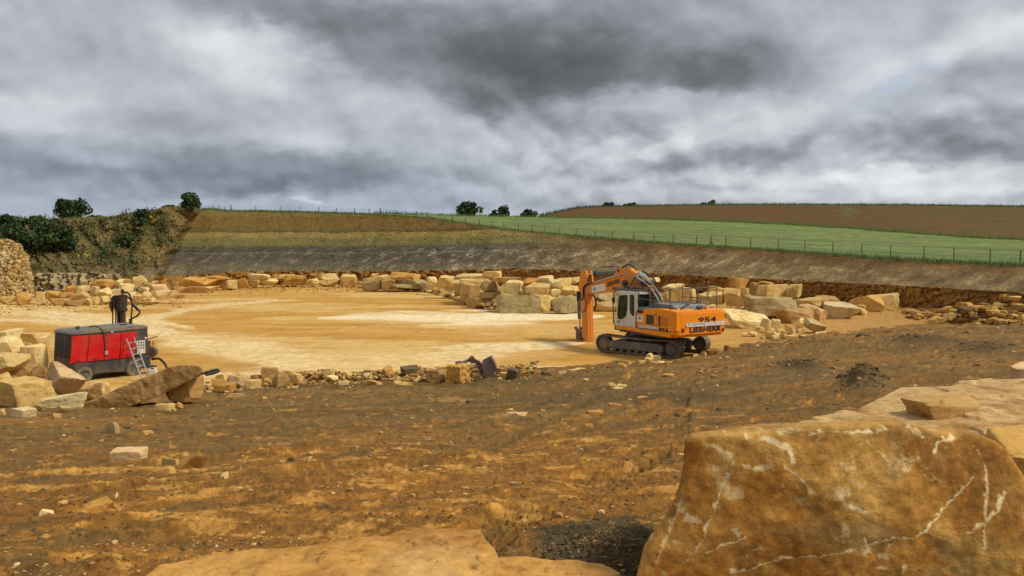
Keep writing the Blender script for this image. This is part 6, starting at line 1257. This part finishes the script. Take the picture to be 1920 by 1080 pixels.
uu_ = r.uniform(380, 1010, 1500); yy_ = foot_y(uu_) - 2 + np.abs(r.normal(0, 6, 1500)); bp = np.array([gpoint(a, max(b, foot_y(a) + .5)) for a, b in zip(uu_, yy_)])
chips('edge_rubble', bp + np.stack([0 * uu_, 0 * uu_, r.uniform(0, .42, 1500) * np.exp(-((yy_ - foot_y(uu_)) / 6) ** 2)], 1), np.clip(bp[:, 1] / F * r.lognormal(1.65, .6, 1500), .05, .6), [(.42, .26, .10), (.50, .34, .15), (.34, .19, .065), (.26, .19, .10), (.55, .42, .22)], 'broken stone packed along the edge of the clay')
uu_ = r.uniform(640, 1620, 2600); db_ = np.interp(uu_, [0, 330, 420, 640, 800, 900, 1150, 1400, 1600], [80.5, 81, 103, 113, 100, 74, 72, 66, 68]) + r.uniform(.3, 5, 2600); bp = V3((uu_ - 960) / F * db_, db_, r.uniform(0, .5, 2600) * np.where(uu_ < 345, 1.6, 1.0))
chips('heap_rubble', bp, np.clip(r.lognormal(-.9, .5, 2600), .12, 1.0), [(.62, .45, .21), (.52, .34, .14), (.66, .52, .28), (.42, .26, .09)], 'smaller broken stone packed in behind the boulders')
# clods of clay
uu_ = r.uniform(-60, 1980, 3000); fy = foot_y(uu_); yy_ = fy + (1120 - fy) * r.random(3000); jj = np.clip(np.round((uu_ - gu[0]) / (gu[1] - gu[0])).astype(int), 0, NU - 1); ii = np.clip(np.round((yy_ - G_Y1) / (foot_y(uu_) - 1.5 - G_Y1) * (NR - 1)).astype(int), 0, NR - 1); bp = GP[ii, jj]
kp = fbm(bp * (.5, .9, 0) + 3, 4, .6) + .2 * r.normal(size=len(bp)) > .1; bp = bp[kp]; sz = np.clip(bp[:, 1] / F * np.clip(r.lognormal(1.5, .5, len(bp)), 2, 16), .03, .35)
for cu, cy, ru, ry, n in ((1510, 688, 40, 8, 120), (1625, 722, 34, 14, 300), (1735, 640, 55, 7, 60), (1850, 655, 50, 8, 60), (1130, 1045, 90, 42, 500), (840, 712, 130, 9, 200)):
    a = np.clip(r.normal(cu, ru * .6, n), gu[0], gu[-1]); e = r.normal(cy, ry * .6, n); e = np.maximum(e, foot_y(a) + 1); j2 = np.round((a - gu[0]) / (gu[1] - gu[0])).astype(int); i2 = np.clip(np.round((e - G_Y1) / (foot_y(a) - 1.5 - G_Y1) * (NR - 1)).astype(int), 0, NR - 1)
    b2 = GP[i2, j2]; bp = np.concatenate([bp, b2]); sz = np.concatenate([sz, np.clip(b2[:, 1] / F * r.lognormal(1.5, .5, n), .02, .4)])
chips('clay_clods', bp, sz, [(.165, .125, .075), (.14, .11, .065), (.18, .12, .06), (.13, .095, .055)], 'brown and grey clods of clay over the stripped ground', 1, .75)
# small stone at the feet of the boulder heaps and on the wall foot
uu_ = r.uniform(-40, 1960, 5200); yb_ = yfloor(wi(uu_, TOE)); yy_ = yb_ + np.abs(r.normal(0, 7, len(uu_))) + np.where(uu_ < 345, r.uniform(0, 26, len(uu_)), 0); dd = dfloor(yy_); bp = V3((uu_ - 960) / F * dd, dd, 0)
chips('floor_rubble', bp, np.clip(dd / F * r.lognormal(.9, .5, len(dd)), .06, .5), [(.46, .30, .12), (.40, .23, .07), (.5, .38, .19), (.28, .17, .07)], 'small broken stone lying along the foot of the face')
uu_ = np.concatenate([r.normal(1840, 45, 1100), r.uniform(1700, 1960, 500)]); yy_ = r.normal(580, 16, 1600); dd = np.interp(uu_, [1640, 1800, 1960], [70, 64, 58]) + r.uniform(-3, 6, 1600); bp = Parr(uu_, np.clip(yy_, 552, 612), dd); bp[:, 2] = np.clip(bp[:, 2], .0, .1 + 1.5 * gsp(uu_, yy_, 1850, 578, 60, 16) * r.random(1600)); 
chips('fallen_rock', bp, np.clip(r.lognormal(-1.35, .75, 1600), .08, 1.3), [(.42, .24, .075), (.30, .16, .05), (.2, .115, .045), (.48, .32, .13)], 'heap of broken rusty stone at the right end of the face')
uu_ = r.uniform(-60, 62, 3600); yy_ = r.uniform(450, 560, 3600); bp = Parr(uu_, yy_, 87.5 + 5.5 * (563 - yy_) / 115)
kp = yy_ > np.interp(uu_, [-60, 15, 36, 50, 60, 66], [444, 447, 458, 478, 520, 556]); chips('bank_rubble', bp[kp], np.clip(r.lognormal(-1.75, .6, 3600), .06, .9)[kp], [(.5, .38, .2), (.44, .31, .14), (.56, .46, .29), (.40, .27, .11)], 'pale broken stone on the face of the rubble bank', 1, .8)
